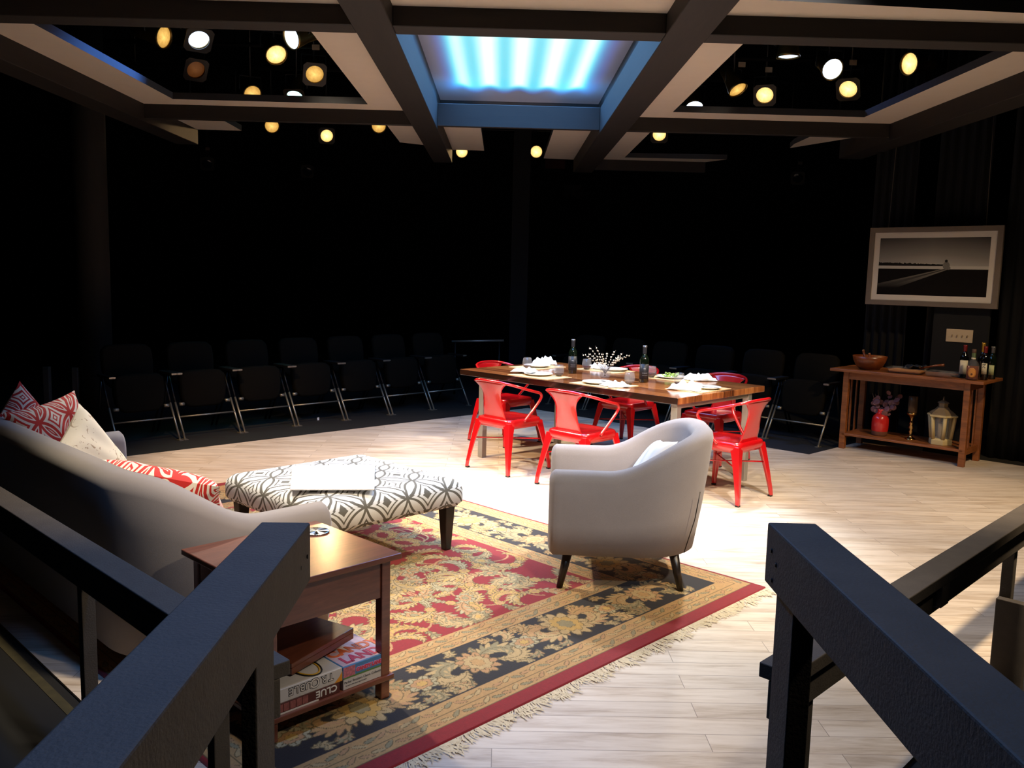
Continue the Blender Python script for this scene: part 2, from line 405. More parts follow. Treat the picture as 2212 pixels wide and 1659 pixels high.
# ---------------------------------------------------------------- stage lamps
def mk_lens(name, c, st):
    n = NT(name); v = n.coord(); f = n.noise(v, 22, 4, .7); x, y, z = n.xyz(v)[:3]
    r = n.m2('SQRT', n.m2('ADD', n.m2('MULTIPLY', x, x), n.m2('MULTIPLY', y, y)))
    g = n.m2('MULTIPLY', n.m2('MULTIPLY_ADD', f, 1.3, .25), n.m2('SUBTRACT', 1.15, n.m2('MULTIPLY', r, 7.5)))
    n.b.inputs['Base Color'].default_value = (0.02, .02, .02, 1)
    n.set(n.b.inputs['Emission Color'], n.mix(n.m2('MINIMUM', g, 1.0), tuple(a*b for a, b in zip(c, (1, .75, .45))), c))
    n.set(n.b.inputs['Emission Strength'], n.m2('MULTIPLY_ADD', g, st, st*.25)); return n.m
LM = dict(y=mk_lens('lens_amber', (1.0, .62, .16), .42), w=mk_lens('lens_white', (1.0, .72, .28), .8), b=emit('lens_blue', (.5, .68, 1.0), 2.5), c=emit('lens_cyan', (.45, 1.0, .95), 2), o=mk_lens('lens_orange', (.35, .12, .03), .12), k=flat('lens_off', (40, 40, 44), .15))
gel = flat('gel_frame', (50, 42, 32), .6); canm = flat('lamp_can', (120, 96, 52), .3, .85)
def stage_lamp(px, py, pz, aim, lens, label, frame=True, spotw=0, color=WARM, cone=34, tgt=None):
    t = thing('stage_lamp', label, 'lamp', (px, py, pz), 0, 'stage lamps in the lighting grid')
    d = (Vector(aim)-Vector((px, py, pz))).normalized(); T = aimT((0, 0, 0), d)
    MB().lathe([(.03, -.34), (.07, -.33), (.075, -.2), (.105, -.03), (.112, 0), (.100, 0), (.098, -.02)], 20, T=T, cap=False).build('can', canm, t)
    MB().lathe([(.0, -.34), (.03, -.34)], 12, T=T, cap=False).build('back_cap', canm, t)
    lo = MB().lathe([(0.0, -.004), (.04, -.006), (.08, -.010), (.098, -.018)], 24, cap=False).build('lens', LM[lens], t)
    lo.matrix_local = T
    if frame:
        mb = MB(); k = 20; L1 = [(.095*math.cos(2*math.pi*i/k), .095*math.sin(2*math.pi*i/k), .012) for i in range(k)]
        def sq(a):
            c, s = math.cos(a), math.sin(a); m = max(abs(c), abs(s)); return (.125*c/m, .125*s/m, .012)
        L2 = [sq(2*math.pi*i/k+math.pi/4*0) for i in range(k)]
        mb.loft([L1, L2, [(a, b, .02) for a, b, c in L2], [(a, b, .02) for a, b, c in L1], L1], cap=False, smooth=False, T=T); mb.build('gel_frame', gel, t)
    ys = [T @ Vector(p) for p in ((-.13, 0, -.12), (-.14, 0, -.12))]
    MB().tube([T @ Vector((-.115, 0, -.12)), T @ Vector((-.13, 0, -.12)), (T @ Vector((-.13, 0, -.12))) + Vector((0, 0, .16)), (T @ Vector((.13, 0, -.12))) + Vector((0, 0, .16)), T @ Vector((.13, 0, -.12)), T @ Vector((.115, 0, -.12))], .009, 6).build('yoke', M['black_metal'], t)
    m = ((T @ Vector((0, 0, -.12))))
    MB().tube([(m.x, m.y, m.z+.1), (m.x, m.y, 6.0-pz)], .012, 6).build('hanger', M['black_metal'], t)
    if spotw: spot('stage_light', Vector((px, py, pz))+d*.06, tgt or aim, spotw, color, cone)
    return t
SL = [
 (-2.29, 8.98, (0.2, 5.2, 0), 'w', 'amber stage lamp above the left opening, higher of the two round ones', 0, 60, WARM),
 (-2.08, 9.76, (-.3, 4.5, .4), 'y', 'largest mottled amber lamp in a square frame in the left roof opening', 1, 60, WARM),
 (-3.08, 10.93, (0, 6, 0), 'y', 'small amber lamp half hidden by the panel edge of the left opening', 0, 0, WARM),
 (-3.45, 13.23, (-.3, 5, .5), 'y', 'amber lamp cut off by the far left cross beam, leftmost below it', 0, 0, AMBER),
 (-2.8, 14.01, (-.2, 5, .5), 'w', 'bright amber lamp hanging alone below the far left cross beam', 1, 60, AMBER),
 (-1.84, 12.98, (0, 5, .5), 'y', 'amber lamp peeking under the far left cross beam beside the small cream panel', 0, 0, AMBER),
 (-.75, 15.4, (0, 4, .5), 'w', 'bright lamp just under the end of the left skylight beam', 0, 0, WARM),
 (.53, 15.17, (.5, 4, .5), 'w', 'lamp seen beyond the skylight between its two small cream panels', 0, 0, WARM),
 (2.25, 13.05, (1, 5, .5), 'w', 'lamp half hidden under the right cross beam above the dining table', 1, 0, WARM),
 (2.58, 9.99, (3.35, 8.9, 2.0), 'y', 'gold can-shaped lamp tilted down in the right roof opening', 0, 40, AMBER),
 (2.94, 10.19, (1.2, 5.2, .4), 'w', 'round bright lamp in a square frame beside the gold can lamp', 1, 60, WARM),
 (3.73, 9.77, (.9, 5.2, .4), 'w', 'framed amber lamp on the right side of the right roof opening', 1, 60, WARM),
 (3.86, 8.63, (-.4, 6.8, 3.0), 'w', 'narrow side-facing bright lamp at the right end of the right opening', 0, 0, WARM),
 (-3.18, 8.42, (-.4, 7.6, 2.9), 'y', 'thin crescent amber lamp at the upper edge of the left opening', 0, 0, WARM),
 (-2.88, 8.46, (-1.4, 6.4, 1.2), 'b', 'large glaring blue-white lamp at the upper edge of the left opening', 1, 50, BLUE),
 (-1.99, 8.32, (-3.05, 7.0, 3.05), 'b', 'smaller blue-white lamp near the right corner of the left opening', 0, 170, BLUE),
 (-2.57, 10.94, (-2.6, 9.2, 1.0), 'c', 'cyan glowing lamp just above the far edge of the left opening', 1, 8, (.2, .9, .8)),
 (2.31, 10.98, (2.2, 9.2, .5), 'b', 'blue-white lamp in the lower left corner of the right opening', 0, 50, BLUE),
 (2.66, 8.52, (2.7, 8.6, 0), 'b', 'blue-white lamp seen edge-on at the top of the right opening', 0, 0, BLUE),
 (3.24, 8.93, (3.3, 7.4, 3.0), 'b', 'slanted bluish lamp seen as a thin streak in the right opening', 0, 14, BLUE),
 (-3.34, 9.7, (0, 5.5, 0), 'o', 'dim orange lamp in the middle of the left roof opening', 1, 0, WARM),
 (-5.6, 16.8, (-3, 8, 0), 'k', 'unlit lamp with a pale label in the dark above the left seats', 1, 0, WARM),
 (-3.9, 17.6, (-2, 8, 0), 'k', 'barely visible unlit lamp in the dark left of the table', 1, 0, WARM),
 (5.5, 16.6, (3, 8, 0), 'k', 'unlit lamp in the dark upper right beyond the seats', 1, 0, WARM),
]
for x, y, aim, ln, lb, fr, wt, cl in SL:
    stage_lamp(x, y, 3.75 if y < 16 else 3.6, aim, ln, lb, fr, wt, cl)
for i, (y, l) in enumerate(((8.6, 'nearest'), (10.1, 'second'), (11.2, 'third'), (13.1, 'fourth'), (15.3, 'furthest'))):
    tag(MB().tube([(-5.5, 0, 0), (5.5, 0, 0)], .024, 8).tube([(-4.6, 0, 0), (-4.6, 0, 1.879)], .012, 6).tube([(4.9, 0, 0), (4.9, 0, 1.879)], .012, 6).build('lighting_pipe', M['black_metal'], loc=(0, y, 4.12)), 'black grid pipe that carries the stage lamps, %s row over the stage' % l, 'pipe', 'pipes of the lighting grid')
# loose pale gel cards and tape marks up in the grid
for o in [o for o in col.objects if o.name.startswith('stage_lamp') and o.type == 'EMPTY']:
    if o.name.split('.')[-1] in ('009', '010', '011', '004', '001', '021', '023'):
        MB().box(-.04, .04, -.002, .002, -.028, .028).build('label_card', M['edge'] if 0 else (bpy.data.materials.get('pale_card') or flat('pale_card', (150, 130, 110), .8)), o, loc=(.02, -.03, .27))

# ---------------------------------------------------------------- handrails
def rail_dir(p0, p1): return (Vector(p1)-Vector(p0))
def aisle_rail(tip, back, w, h, inner, label):
    t = thing('aisle_handrail', label, 'handrail', (tip[0], tip[1], 0))
    d = Vector(back)-Vector(tip); d2 = Vector((d.x, d.y, 0)).normalized()
    n = Vector((-d2.y, d2.x, 0)) * (1 if inner > 0 else -1)    # horizontal, towards outside
    P = [Vector((0, 0, tip[2])), d+Vector((0, 0, tip[2]))]
    vs = []
    for p in P:
        vs += [p, p+n*w, p+n*w+Vector((0, 0, -h)), p+Vector((0, 0, -h))]
    MB().add(vs, [(0, 1, 2, 3), (7, 6, 5, 4), (0, 4, 5, 1), (1, 5, 6, 2), (2, 6, 7, 3), (3, 7, 4, 0)]).build('top_rail', M['rail'], t, bevel=.003, bseg=2)
    return t
la = aisle_rail((-.299, 1.36, 1.222), (-.262, .12, 1.27), .078, .096, 0, 'thick black wooden handrail slanting up from the lower left, left of the aisle')
MB().box(-.018, 0.002, -.32, -.235, -.012, 1.14).build('post', M['rail'], la, bevel=.002)
MB().box(-.03, .017, -.98, -.89, -.012, 1.16).build('post', M['rail'], la, bevel=.002)
ra = aisle_rail((.437, 1.36, 1.238), (.425, .12, 1.24), .078, .098, 1, 'thick black wooden handrail slanting in from the lower right, right of the aisle')
MB().box(.003, .036, -.135, -.055, -.012, 1.15).build('post', M['rail'], ra, bevel=.002)
scr = flat('screw_black', (6, 6, 6), .6)
for (y, z) in ((-.03, 1.175), (-.075, 1.172), (-.115, 1.16), (-.10, 1.195), (-.15, 1.15)):
    MB().lathe([(.0035, 0), (.0035, .0015)], 8, T=TR((.0012, y, z), ry=R(90))).build('screw', scr, la)
for (y, z) in ((-.03, 1.20), (-.055, 1.185), (-.04, 1.155)):
    MB().lathe([(.0035, 0), (.0035, .0015)], 8, T=TR((-.0005, y, z), ry=R(-90))).build('screw', scr, ra)
def stage_rail(loc, L, posts, label, mirror):
    # local x: along the rail, away from the aisle; y: thickness towards the audience
    t = thing('stage_guard_rail', label, 'handrail', loc, Q45 if mirror else R(135))
    s = -1 if mirror else 1
    yy = lambda a, b: (min(a*s, b*s), max(a*s, b*s))
    y0, y1 = yy(0, .09)
    MB().box(0, L, y0, y1, .672, .71).build('top_board', M['rail'], t, bevel=.003)
    a, b = yy(.026, .064)
    MB().box(0.0, L, a, b, .575, .672).build('edge_board', M['rail'], t, bevel=.003)
    for p in posts:
        a, b = yy(.0, .045)
        MB().box(p-.02, p+.02, a, b, -.012, .672).build('post', M['rail'], t, bevel=.003)
    return t
stage_rail(UV(1.05, 1.73), 5.2, (.32, 1.24, 3.2, 4.9), 'black guard rail in front of the sofa back, running off the left edge', False)
rr = stage_rail(UV(1.87, .96), 5.2, (.2, 2.06, 3.6), 'black guard rail crossing behind the right handrail and running up to the right', True)
MB().box(1.02, 1.09, -.09, 0, .60, .672).build('splice_block', M['rail'], rr, bevel=.003)
MB().box(2.0, 2.04, -.12, -.0, -.012, .36).build('post', M['rail'], rr, bevel=.003)
# ================================================================ rug (pattern woven as colour per knot)
RW, RL, RS = 2.94, 3.96, .0045
nx, ny = int(RW/RS), int(RL/RS)
img = np.zeros((ny, nx, 3), np.float32)
RED = (142, 16, 25); GOLD = (188, 150, 98); BLK = (30, 25, 27); CRM = (190, 164, 116); SAGE = (148, 138, 104); PCH = (184, 142, 98); OLV = (104, 88, 52); YEL = (196, 160, 88); PALE = (176, 166, 132)
C = lambda c: np.array(c, np.float32)
yy_, xx_ = np.mgrid[0:ny, 0:nx]; ua = (xx_+.5)*RS; vb = (yy_+.5)*RS
dx_ = np.minimum(ua, RW-ua); dy_ = np.minimum(vb, RL-vb)-.065
dd = np.minimum(dx_, dy_)
img[:] = C(RED)
img[dd > .018] = C(GOLD)
img[(dd > .155)] = C(BLK)
img[(dd > .49)] = C(GOLD)
img[(dd > .615)] = C(RED)
for a in (.020, .083, .55): img[np.abs(dd-a) < .0026] = C(OLV)
rng = np.random.RandomState(5)
zone = np.zeros((ny, nx), np.int8); zone[dd > .165] = 1; zone[dd > .482] = 0; zone[dd > .62] = 2; zone[(dd > .024) & (dd < .15)] = 3; zone[(dd > .495) & (dd < .61)] = 3
def E(cx, cy, rx, ry, ang, c, z):
    r = max(rx, ry)+.006
    x0, x1 = int((cx-r)/RS), int((cx+r)/RS)+1; y0, y1 = int((cy-r)/RS), int((cy+r)/RS)+1
    x0, y0 = max(0, x0), max(0, y0); x1, y1 = min(nx, x1), min(ny, y1)
    if x0 >= x1 or y0 >= y1: return
    X = ua[y0:y1, x0:x1]-cx; Y = vb[y0:y1, x0:x1]-cy
    ca, sa = math.cos(ang), math.sin(ang); p = (X*ca+Y*sa)/rx; q = (-X*sa+Y*ca)/ry
    m = (p*p+q*q*(1+.5*p) < 1) & (zone[y0:y1, x0:x1] == z)
    img[y0:y1, x0:x1][m] = C(c)
def blob(cx, cy, R0, n, amp, rot, c, z, sq=1.0, axis=0, point=1.0):
    r = R0*1.5+.01
    x0, x1 = max(0, int((cx-r)/RS)), min(nx, int((cx+r)/RS)+1); y0, y1 = max(0, int((cy-r)/RS)), min(ny, int((cy+r)/RS)+1)
    if x0 >= x1 or y0 >= y1: return
    X = ua[y0:y1, x0:x1]-cx; Y = vb[y0:y1, x0:x1]-cy
    ca, sa = math.cos(axis), math.sin(axis); p = X*ca+Y*sa; q = (-X*sa+Y*ca)/sq
    th = np.arctan2(q, p); rr_ = np.hypot(p, q)
    m = (rr_ < R0*(1-amp+amp*np.abs(np.cos(n*(th-rot)/2))**point)) & (zone[y0:y1, x0:x1] == z)
    img[y0:y1, x0:x1][m] = C(c)
def palmette(cx, cy, R0, rot, z, cols, n=9, sq=.8, line=OLV):
    blob(cx, cy, R0*1.04+.004, n, .30, rot, line, z, sq, rot); blob(cx, cy, R0, n, .30, rot, cols[0], z, sq, rot)
    for k in range(n):
        a = rot+2*math.pi*k/n
        E(cx+math.cos(a)*R0*.62*.9, cy+math.sin(a)*R0*.62*sq, R0*.30, .0032, a, line, z)
    blob(cx, cy, R0*.66+.004, n-2, .22, rot+.3, line, z, sq, rot); blob(cx, cy, R0*.66, n-2, .22, rot+.3, cols[1], z, sq, rot)
    blob(cx, cy, R0*.34+.003, 6, .25, rot, line, z, sq, rot); blob(cx, cy, R0*.34, 6, .25, rot, cols[2], z, sq, rot)
def scroll(x, y, ang, L, curl, w, z, c1, c2, n=13, side=1):
    pts = []; a = ang; st = L/n
    for i in range(n):
        pts.append((x, y, a)); x += math.cos(a)*st; y += math.sin(a)*st; a += curl*side/n*(.5+1.3*i/n)
    for ps in (0, 1):
        for i, (px, py, pa) in enumerate(pts):
            t = i/(n-1); ww = w*(math.sin(math.pi*(.12+.84*t))**.7)
            e = .0042 if ps == 0 else 0
            cc = OLV if ps == 0 else (c1 if i % 2 else c2)
            for sd in (-1, 1):
                la_ = pa+sd*(.95-.3*t)
                E(px+math.cos(la_)*ww*.42, py+math.sin(la_)*ww*.42, ww*.60+e, ww*.17+e, la_, cc, z)
            E(px, py, st*.9+e, ww*.22+e, pa, cc if ps == 0 else c2, z)
    for (px, py, pa) in pts[:-2]: E(px, py, st*.6, .0022, pa, OLV, z)
def stem_(x, y, ang, L, curl, z, c=CRM, wd=.006):
    n = int(L/.008)
    for i in range(n):
        E(x, y, .007, wd, ang, c, z); x += math.cos(ang)*.008; y += math.sin(ang)*.008; ang += curl/n
    return x, y, ang
# field: mirrored scrolls and blossoms
fx0, fx1, fy0, fy1 = .62, RW-.62, .685, RL-.685
def both(fn):
    for mx in (0, 1):
        for my in (0, 1):
            fn(lambda x: (RW-x if mx else x), lambda y: (RL-y if my else y), lambda a: (math.pi-a if mx else a) if not my else -(math.pi-a if mx else a), (-1 if mx else 1)*(-1 if my else 1))
cols_ = [(CRM, SAGE, PCH), (PCH, YEL, CRM), (SAGE, CRM, YEL), (YEL, CRM, OLV), (PALE, PCH, SAGE)]
items = []
gx = np.linspace(.72, RW/2-.02, 4); gy = np.linspace(.77, RL/2, 8)
k = 0
for j, y0 in enumerate(gy):
    for i, x0 in enumerate(gx):
        x = x0+rng.uniform(-.05, .05)+(.1 if j % 2 else 0); y = y0+rng.uniform(-.04, .04); k += 1
        items.append((x, y, rng.uniform(0, 6.28), rng.randint(0, 5), rng.randint(0, 2), rng.uniform(.85, 1.15)))
def dofield(X, Y, A, S):
    for (x, y, a, ci, sd, sc_) in items:
        stem_(X(x), Y(y), A(a), .34*sc_, 3.2*S*(1 if sd else -1), 2, CRM if ci % 2 else PCH)
    for (x, y, a, ci, sd, sc_) in items:
        scroll(X(x+.03*math.cos(a)), Y(y+.03*math.sin(a)), A(a+.6), .30*sc_, 3.4, .056*sc_, 2, cols_[ci][0], cols_[ci][1], 12, S*(1 if sd else -1))
        scroll(X(x-.03*math.cos(a)), Y(y-.03*math.sin(a)), A(a+3.4), .24*sc_, 3.0, .046*sc_, 2, cols_[(ci+2) % 5][1], cols_[(ci+1) % 5][0], 10, S*(-1 if sd else 1))
    for q, (x, y, a, ci, sd, sc_) in enumerate(items):
        if q % 3 == 0: palmette(X(x), Y(y), .066*sc_, A(a), 2, cols_[ci], 9, .75)
        else: blob(X(x), Y(y), .036*sc_, 8, .3, A(a), OLV, 2); blob(X(x), Y(y), .031*sc_, 8, .3, A(a), YEL, 2); blob(X(x), Y(y), .018, 6, .2, 0, PCH, 2)
both(dofield)
# dark border: large palmettes with leaves between
def border(P0, dirv, nrm, L, z=1, flip=0):
    cnt = int(round(L/.62)); stp = L/cnt; ba = math.atan2(dirv[1], dirv[0]); na = math.atan2(nrm[1], nrm[0])
    at = lambda s, t: (P0[0]+dirv[0]*s+nrm[0]*t, P0[1]+dirv[1]*s+nrm[1]*t)
    for i in range(cnt):
        s0 = (i+.5)*stp; fl = 1 if i % 2 else -1
        for q in range(9):
            xq, yq = at(s0+(q-4)*.068, .11*(1 if q % 2 else -1)+.01*math.sin(q*5)); scroll(xq, yq, ba+q*2.1, .085, 3.6, .034, z, (SAGE, CRM, PCH)[q % 3], (CRM, GOLD, SAGE)[q % 3], 7, 1 if q % 2 else -1)
        for (ds, dt, aa, LL, cu, sdn, ww) in ((.05, .03, ba+.5, .26, 3.6, -1, .075), (-.05, .03, ba+math.pi-.5, .26, 3.6, 1, .075), (.10, -.05, ba-.7, .20, 3.2, 1, .058), (-.10, -.05, ba+math.pi+.7, .20, 3.2, -1, .058), (.24, .07, ba+.2, .17, 4.6, 1, .042), (-.23, -.08, ba-.3, .17, 4.6, -1, .04)):
            x, y = at(s0+ds, dt*fl)
            ang = aa if fl > 0 else 2*ba-aa
            scroll(x, y, ang, LL, cu, ww, z, CRM if (i+int(ds*40)) % 2 else PCH, (GOLD, SAGE, CRM)[(i+int(dt*100)) % 3], 11, sdn*fl)
        x, y = at(s0, -.01*fl)
        palmette(x, y, .135 if i % 2 == 0 else .105, na*fl, z, ((CRM, YEL, SAGE) if i % 2 == 0 else (PCH, CRM, GOLD)), 11, .85)
        x, y = at(i*stp+.0, 0); palmette(x, y, .075, ba, z, (PALE, PCH, YEL), 7, .8)
m_ = .165+.16
border((m_*.9, m_+.065), (1, 0), (0, 1), RW-2*m_*.9); border((m_*.9, RL-m_-.065), (1, 0), (0, -1), RW-2*m_*.9)
border((m_, m_+.2), (0, 1), (1, 0), RL-2*m_-.4); border((RW-m_, m_+.2), (0, 1), (-1, 0), RL-2*m_-.4)
# gold guard bands: little vines
for off, hh in ((.05, .022), (.118, .022), (.52, .02), (.583, .02)):
    for side in range(4):
        L = RW if side < 2 else RL
        s_ = off+.1
        while s_ < L-off-.1:
            o2 = off+.008*math.sin(s_*40)
            if side == 0: c_ = (s_, o2+.065)
            elif side == 1: c_ = (s_, RL-o2-.065)
            elif side == 2: c_ = (o2, s_)
            else: c_ = (RW-o2, s_)
            a_ = (0 if side < 2 else math.pi/2)+.6*math.sin(s_*40)
            E(c_[0], c_[1], .030, .011, a_, OLV, 3); E(c_[0], c_[1], .027, .008, a_, (PCH, CRM, SAGE)[int(s_*17) % 3], 3)
            s_ += .052
nz = rng.rand(ny//24+2, nx//24+2); yi = np.arange(ny)/24; xi = np.arange(nx)/24
big = nz[yi.astype(int)][:, xi.astype(int)]
img *= (1+.07*(rng.rand(ny, nx)[..., None]-.5)+.05*(np.repeat(np.repeat(rng.rand(ny//3+1, nx//3+1), 3, 0), 3, 1)[:ny, :nx, None]-.5))
img = np.clip(img*np.array([.90, .88, .84], np.float32)/255, 0, 1); lin = np.where(img <= .04045, img/12.92, ((img+.055)/1.055)**2.4)
rug = thing('rug', 'large red, black and gold oriental rug with a floral border under the sitting area', 'rug', UV(1.24, 2.13), Q45)
me = bpy.data.meshes.new('pile')
NV = (nx+1)*(ny+1)
co = np.zeros((ny+1, nx+1, 3), np.float32); co[..., 0] = np.arange(nx+1)[None]*RS; co[..., 1] = np.arange(ny+1)[:, None]*RS; co[..., 2] = .012
wv = .0025*np.sin(co[..., 1]*9)*np.exp(-((co[..., 0]-RW)/.08)**2)
co[..., 0] += wv; co[0, :, 2] = .001; co[-1, :, 2] = .001; co[:, 0, 2] = .001; co[:, -1, 2] = .001
me.vertices.add(NV); me.vertices.foreach_set('co', co.ravel())
a = (np.arange(ny)[:, None]*(nx+1)+np.arange(nx)[None]).ravel()
q = np.stack([a, a+1, a+nx+2, a+nx+1], 1).astype(np.int32)
me.loops.add(q.size); me.loops.foreach_set('vertex_index', q.ravel())
me.polygons.add(len(q)); me.polygons.foreach_set('loop_start', np.arange(0, q.size, 4, dtype=np.int32)); me.polygons.foreach_set('loop_total', np.full(len(q), 4, np.int32))
me.update(calc_edges=True)
ca = me.color_attributes.new('knots', 'FLOAT_COLOR', 'POINT')
cc = np.ones((ny+1, nx+1, 4), np.float32); cc[:ny, :nx, :3] = lin; cc[ny, :nx, :3] = lin[-1]; cc[:ny, nx, :3] = lin[:, -1]; cc[ny, nx, :3] = lin[-1, -1]
ca.data.foreach_set('color', cc.ravel())
n = NT('rug_pile'); at_ = n.t.nodes.new('ShaderNodeAttribute'); at_.attribute_name = 'knots'
n.bump(n.noise(n.coord(), 300, 2), .4, .002)
me.materials.append(n.out(at_.outputs['Color'], .95, Sheen_Weight=.15))
ro = bpy.data.objects.new('pile', me); col.objects.link(ro); ro.parent = rug
# fringe on the short ends
fr = MB(); rs = random.Random(3)
for end in (0, 1):
    x = 0
    while x < RW:
        x += rs.uniform(.003, .0055); L = rs.uniform(.05, .085)+.015*math.sin(x*31); a0 = rs.gauss(.5*math.sin(x*23)-.1, .28); kx = rs.gauss(0, .35)
        p = Vector((x, 0 if end == 0 else RL, .006)); s = -1 if end == 0 else 1; w_ = rs.uniform(.0018, .003); pts = []
        for i in range(4):
            pts.append(p.copy()); p += Vector((math.sin(a0)*L/3, s*math.cos(a0)*L/3, (-.0015 if i == 0 else rs.uniform(-.0005, .0012)))); a0 += kx
        vs = []
        for q_ in pts: vs += [q_+Vector((-w_, 0, 0)), q_+Vector((w_, 0, .0012))]
        fr.add(vs, [(0, 1, 3, 2), (2, 3, 5, 4), (4, 5, 7, 6)])
tag(fr.build('fringe', flat('fringe_cotton', (205, 190, 160), .95, var=.4, scale=90), rug), 'cream knotted fringe', kind='stuff')

# ================================================================ upholstery
def tub(D, W, Rc, z0, h_arm, h_back, T, front_in=.0, lean=.1, blend=(.15, .75), seg=64, puff=.02, hexp=1.0):
    """U-shaped upholstered shell; local x forward, y left. returns MB"""
    pts = []
    L1 = D-Rc; L2 = W-2*Rc; A = math.pi/2*Rc; tot = 2*L1+2*A+L2
    def P(s):
        if s < L1: return (D/2-s, -W/2, 0, -1)
        s -= L1
        if s < A:
            a = s/Rc; return (-D/2+Rc-math.sin(a)*Rc, -W/2+Rc-math.cos(a)*Rc, -math.sin(a), -math.cos(a))
        s -= A
        if s < L2: return (-D/2, -W/2+Rc+s, -1, 0)
        s -= L2
        if s < A:
            a = s/Rc; return (-D/2+Rc-math.cos(a)*Rc, W/2-Rc+math.sin(a)*Rc, -math.cos(a), math.sin(a))
        s -= A; return (-D/2+Rc+s, W/2, 0, 1)
    def loop(s, sh=0.0, fx=0.0):
        x, y, nx_, ny_ = P(max(0, min(tot, s)))
        t = (D/2-x)/D
        h = h_arm+(h_back-h_arm)*ss((t-blend[0])/(blend[1]-blend[0]))**hexp
        back = ss((t-.45)/.5); le = lean*back+.03*(1-back)
        out = []
        r = T/2; prof = [(0, z0), (0, z0+(h-z0)*.35), (0, z0+(h-z0)*.7), (0, h-r)]
        prof += [(r-r*math.cos(a), h-r+r*math.sin(a)) for a in (R(30), R(60), R(90), R(120), R(150))]
        prof += [(T, h-r), (T+.01, h-r-.12), (T, z0+.02), (T, z0)]
        for d, z in prof:
            if sh:
                zc = (z0+h)/2; dc = T/2; d = dc+(d-dc)*(1-sh); z = zc+(z-zc)*(1-sh*T/(h-z0)*1.2)
            off = -(z-z0)*le - puff*math.sin(math.pi*min(1, (z-z0)/(h-z0)))*(1-d/T*2 if d < T/2 else 0)
            out.append((x-nx_*(d+off)+fx, y-ny_*(d+off), z))
        return out
    loops = [loop(0, .75, .030), loop(0, .45, .026), loop(0, .2, .017), loop(0, .05, .006)]
    N = seg
    loops += [loop(tot*i/N) for i in range(N+1)]
    loops += [loop(tot, .05, .006), loop(tot, .2, .017), loop(tot, .45, .026), loop(tot, .75, .030)]
    return MB().loft(loops)
def cushion(x0, x1, y0, y1, z0, z1, crown=.02, r=.03, k=14):
    """soft rectangular cushion"""
    cx, cy = (x0+x1)/2, (y0+y1)/2; hx, hy = (x1-x0)/2, (y1-y0)/2
    mb = MB(); loops = []
    prof = [(0, 0), (.5, 0), (1-r/hx, 0), (1, .25), (1.0, .75), (1-r/hx, 1), (.6, 1.0), (.3, 1), (.02, 1)]
    m = 40
    for f, g in prof:
        L = []
        for i in range(m):
            a = 2*math.pi*i/m; c, s_ = math.cos(a), math.sin(a)
            e = 8; rr = 1/((abs(c)**e+abs(s_)**e)**(1/e)); px, py = rr*c*f, rr*s_*f
            z = z0+(z1-z0)*g+(crown*(1-min(1, px*px))*(1-min(1, py*py)) if g >= 1 else 0)
            L.append((cx+px*hx, cy+py*hy, z))
        loops.append(L)
    return mb.loft(loops)
grey = fabric('grey_velour', (150, 142, 138), .85, .10)
n = NT('armchair_linen'); v = n.coord(); f = n.noise(v, 5); wv_ = n.noise(n.coord('Object', (1, 1, 6)), 160, 2)
n.bump(wv_, .3, .001)
linen = n.out(n.mix(n.m2('MULTIPLY_ADD', wv_, .5, n.m2('MULTIPLY', f, .4)), s2l((128, 120, 120)), s2l((168, 160, 160))), .9, Sheen_Weight=.2)
darkleg = wood('dark_leg', (22, 16, 13), (38, 28, 22), .35, (8, 8, 1))
# ---- sofa: faces the stage centre, its back to the guard rail
sofa = thing('sofa', 'grey velour sofa with sloping arms, seen from behind at the left edge', 'sofa', UV(1.68, 4.27, 0), Q45)
tub(.80, 2.30, .36, .10, .63, .83, .135, lean=.02, blend=(.36, 1.0), seg=90).build('back_and_arms', grey, sofa)
MB().box(-.28, .37, -1.02, 1.02, .10, .27).build('base', grey, sofa, bevel=.02)
for y0, y1 in ((-1.005, -.003), (.003, 1.005)):
    cushion(-.27, .42, y0, y1, .27, .42, .02).build('seat_cushion', grey, sofa)
for x in (-.26, .34):
    for y in (-.95, .95): MB().lathe([(.018, .012), (.028, .11)], 12).build('leg', darkleg, sofa, loc=(x, y, 0))

# ---- armchair
ac = thing('armchair', 'grey linen tub armchair with dark splayed legs on the rug corner', 'armchair', (.70, 4.705, 0), R(176))
sh = tub(.76, .78, .33, .205, .645, .865, .115, lean=.13, blend=(.36, 1.08), seg=72, puff=.008).build('back_and_arms', linen, ac)
MB().box(-.26, .33, -.29, .29, .205, .31).build('seat_base', linen, ac, bevel=.02)
cushion(-.25, .365, -.275, .275, .31, .43, .025).build('seat_cushion', linen, ac)
for y in (-.13, .13):
    MB().ball((0, 0, 0), .006, .016, .016, 12).build('button', linen, ac, loc=(-.315, y, .70))
for x, y in ((.30, .31), (.30, -.31), (-.25, .28), (-.25, -.28)):
    s = .07*(1 if x > 0 else -1)*.6; q = .03*(1 if y > 0 else -1)
    MB().tube([(x+s, y+q, .012), (x, y, .21)], [.016, .027], 14).build('leg', darkleg, ac)
MB().tube([(-.30, .315, .22), (-.345, .325, .40), (-.365, .33, .55)], .0028, 5).build('seam', darkleg, ac)

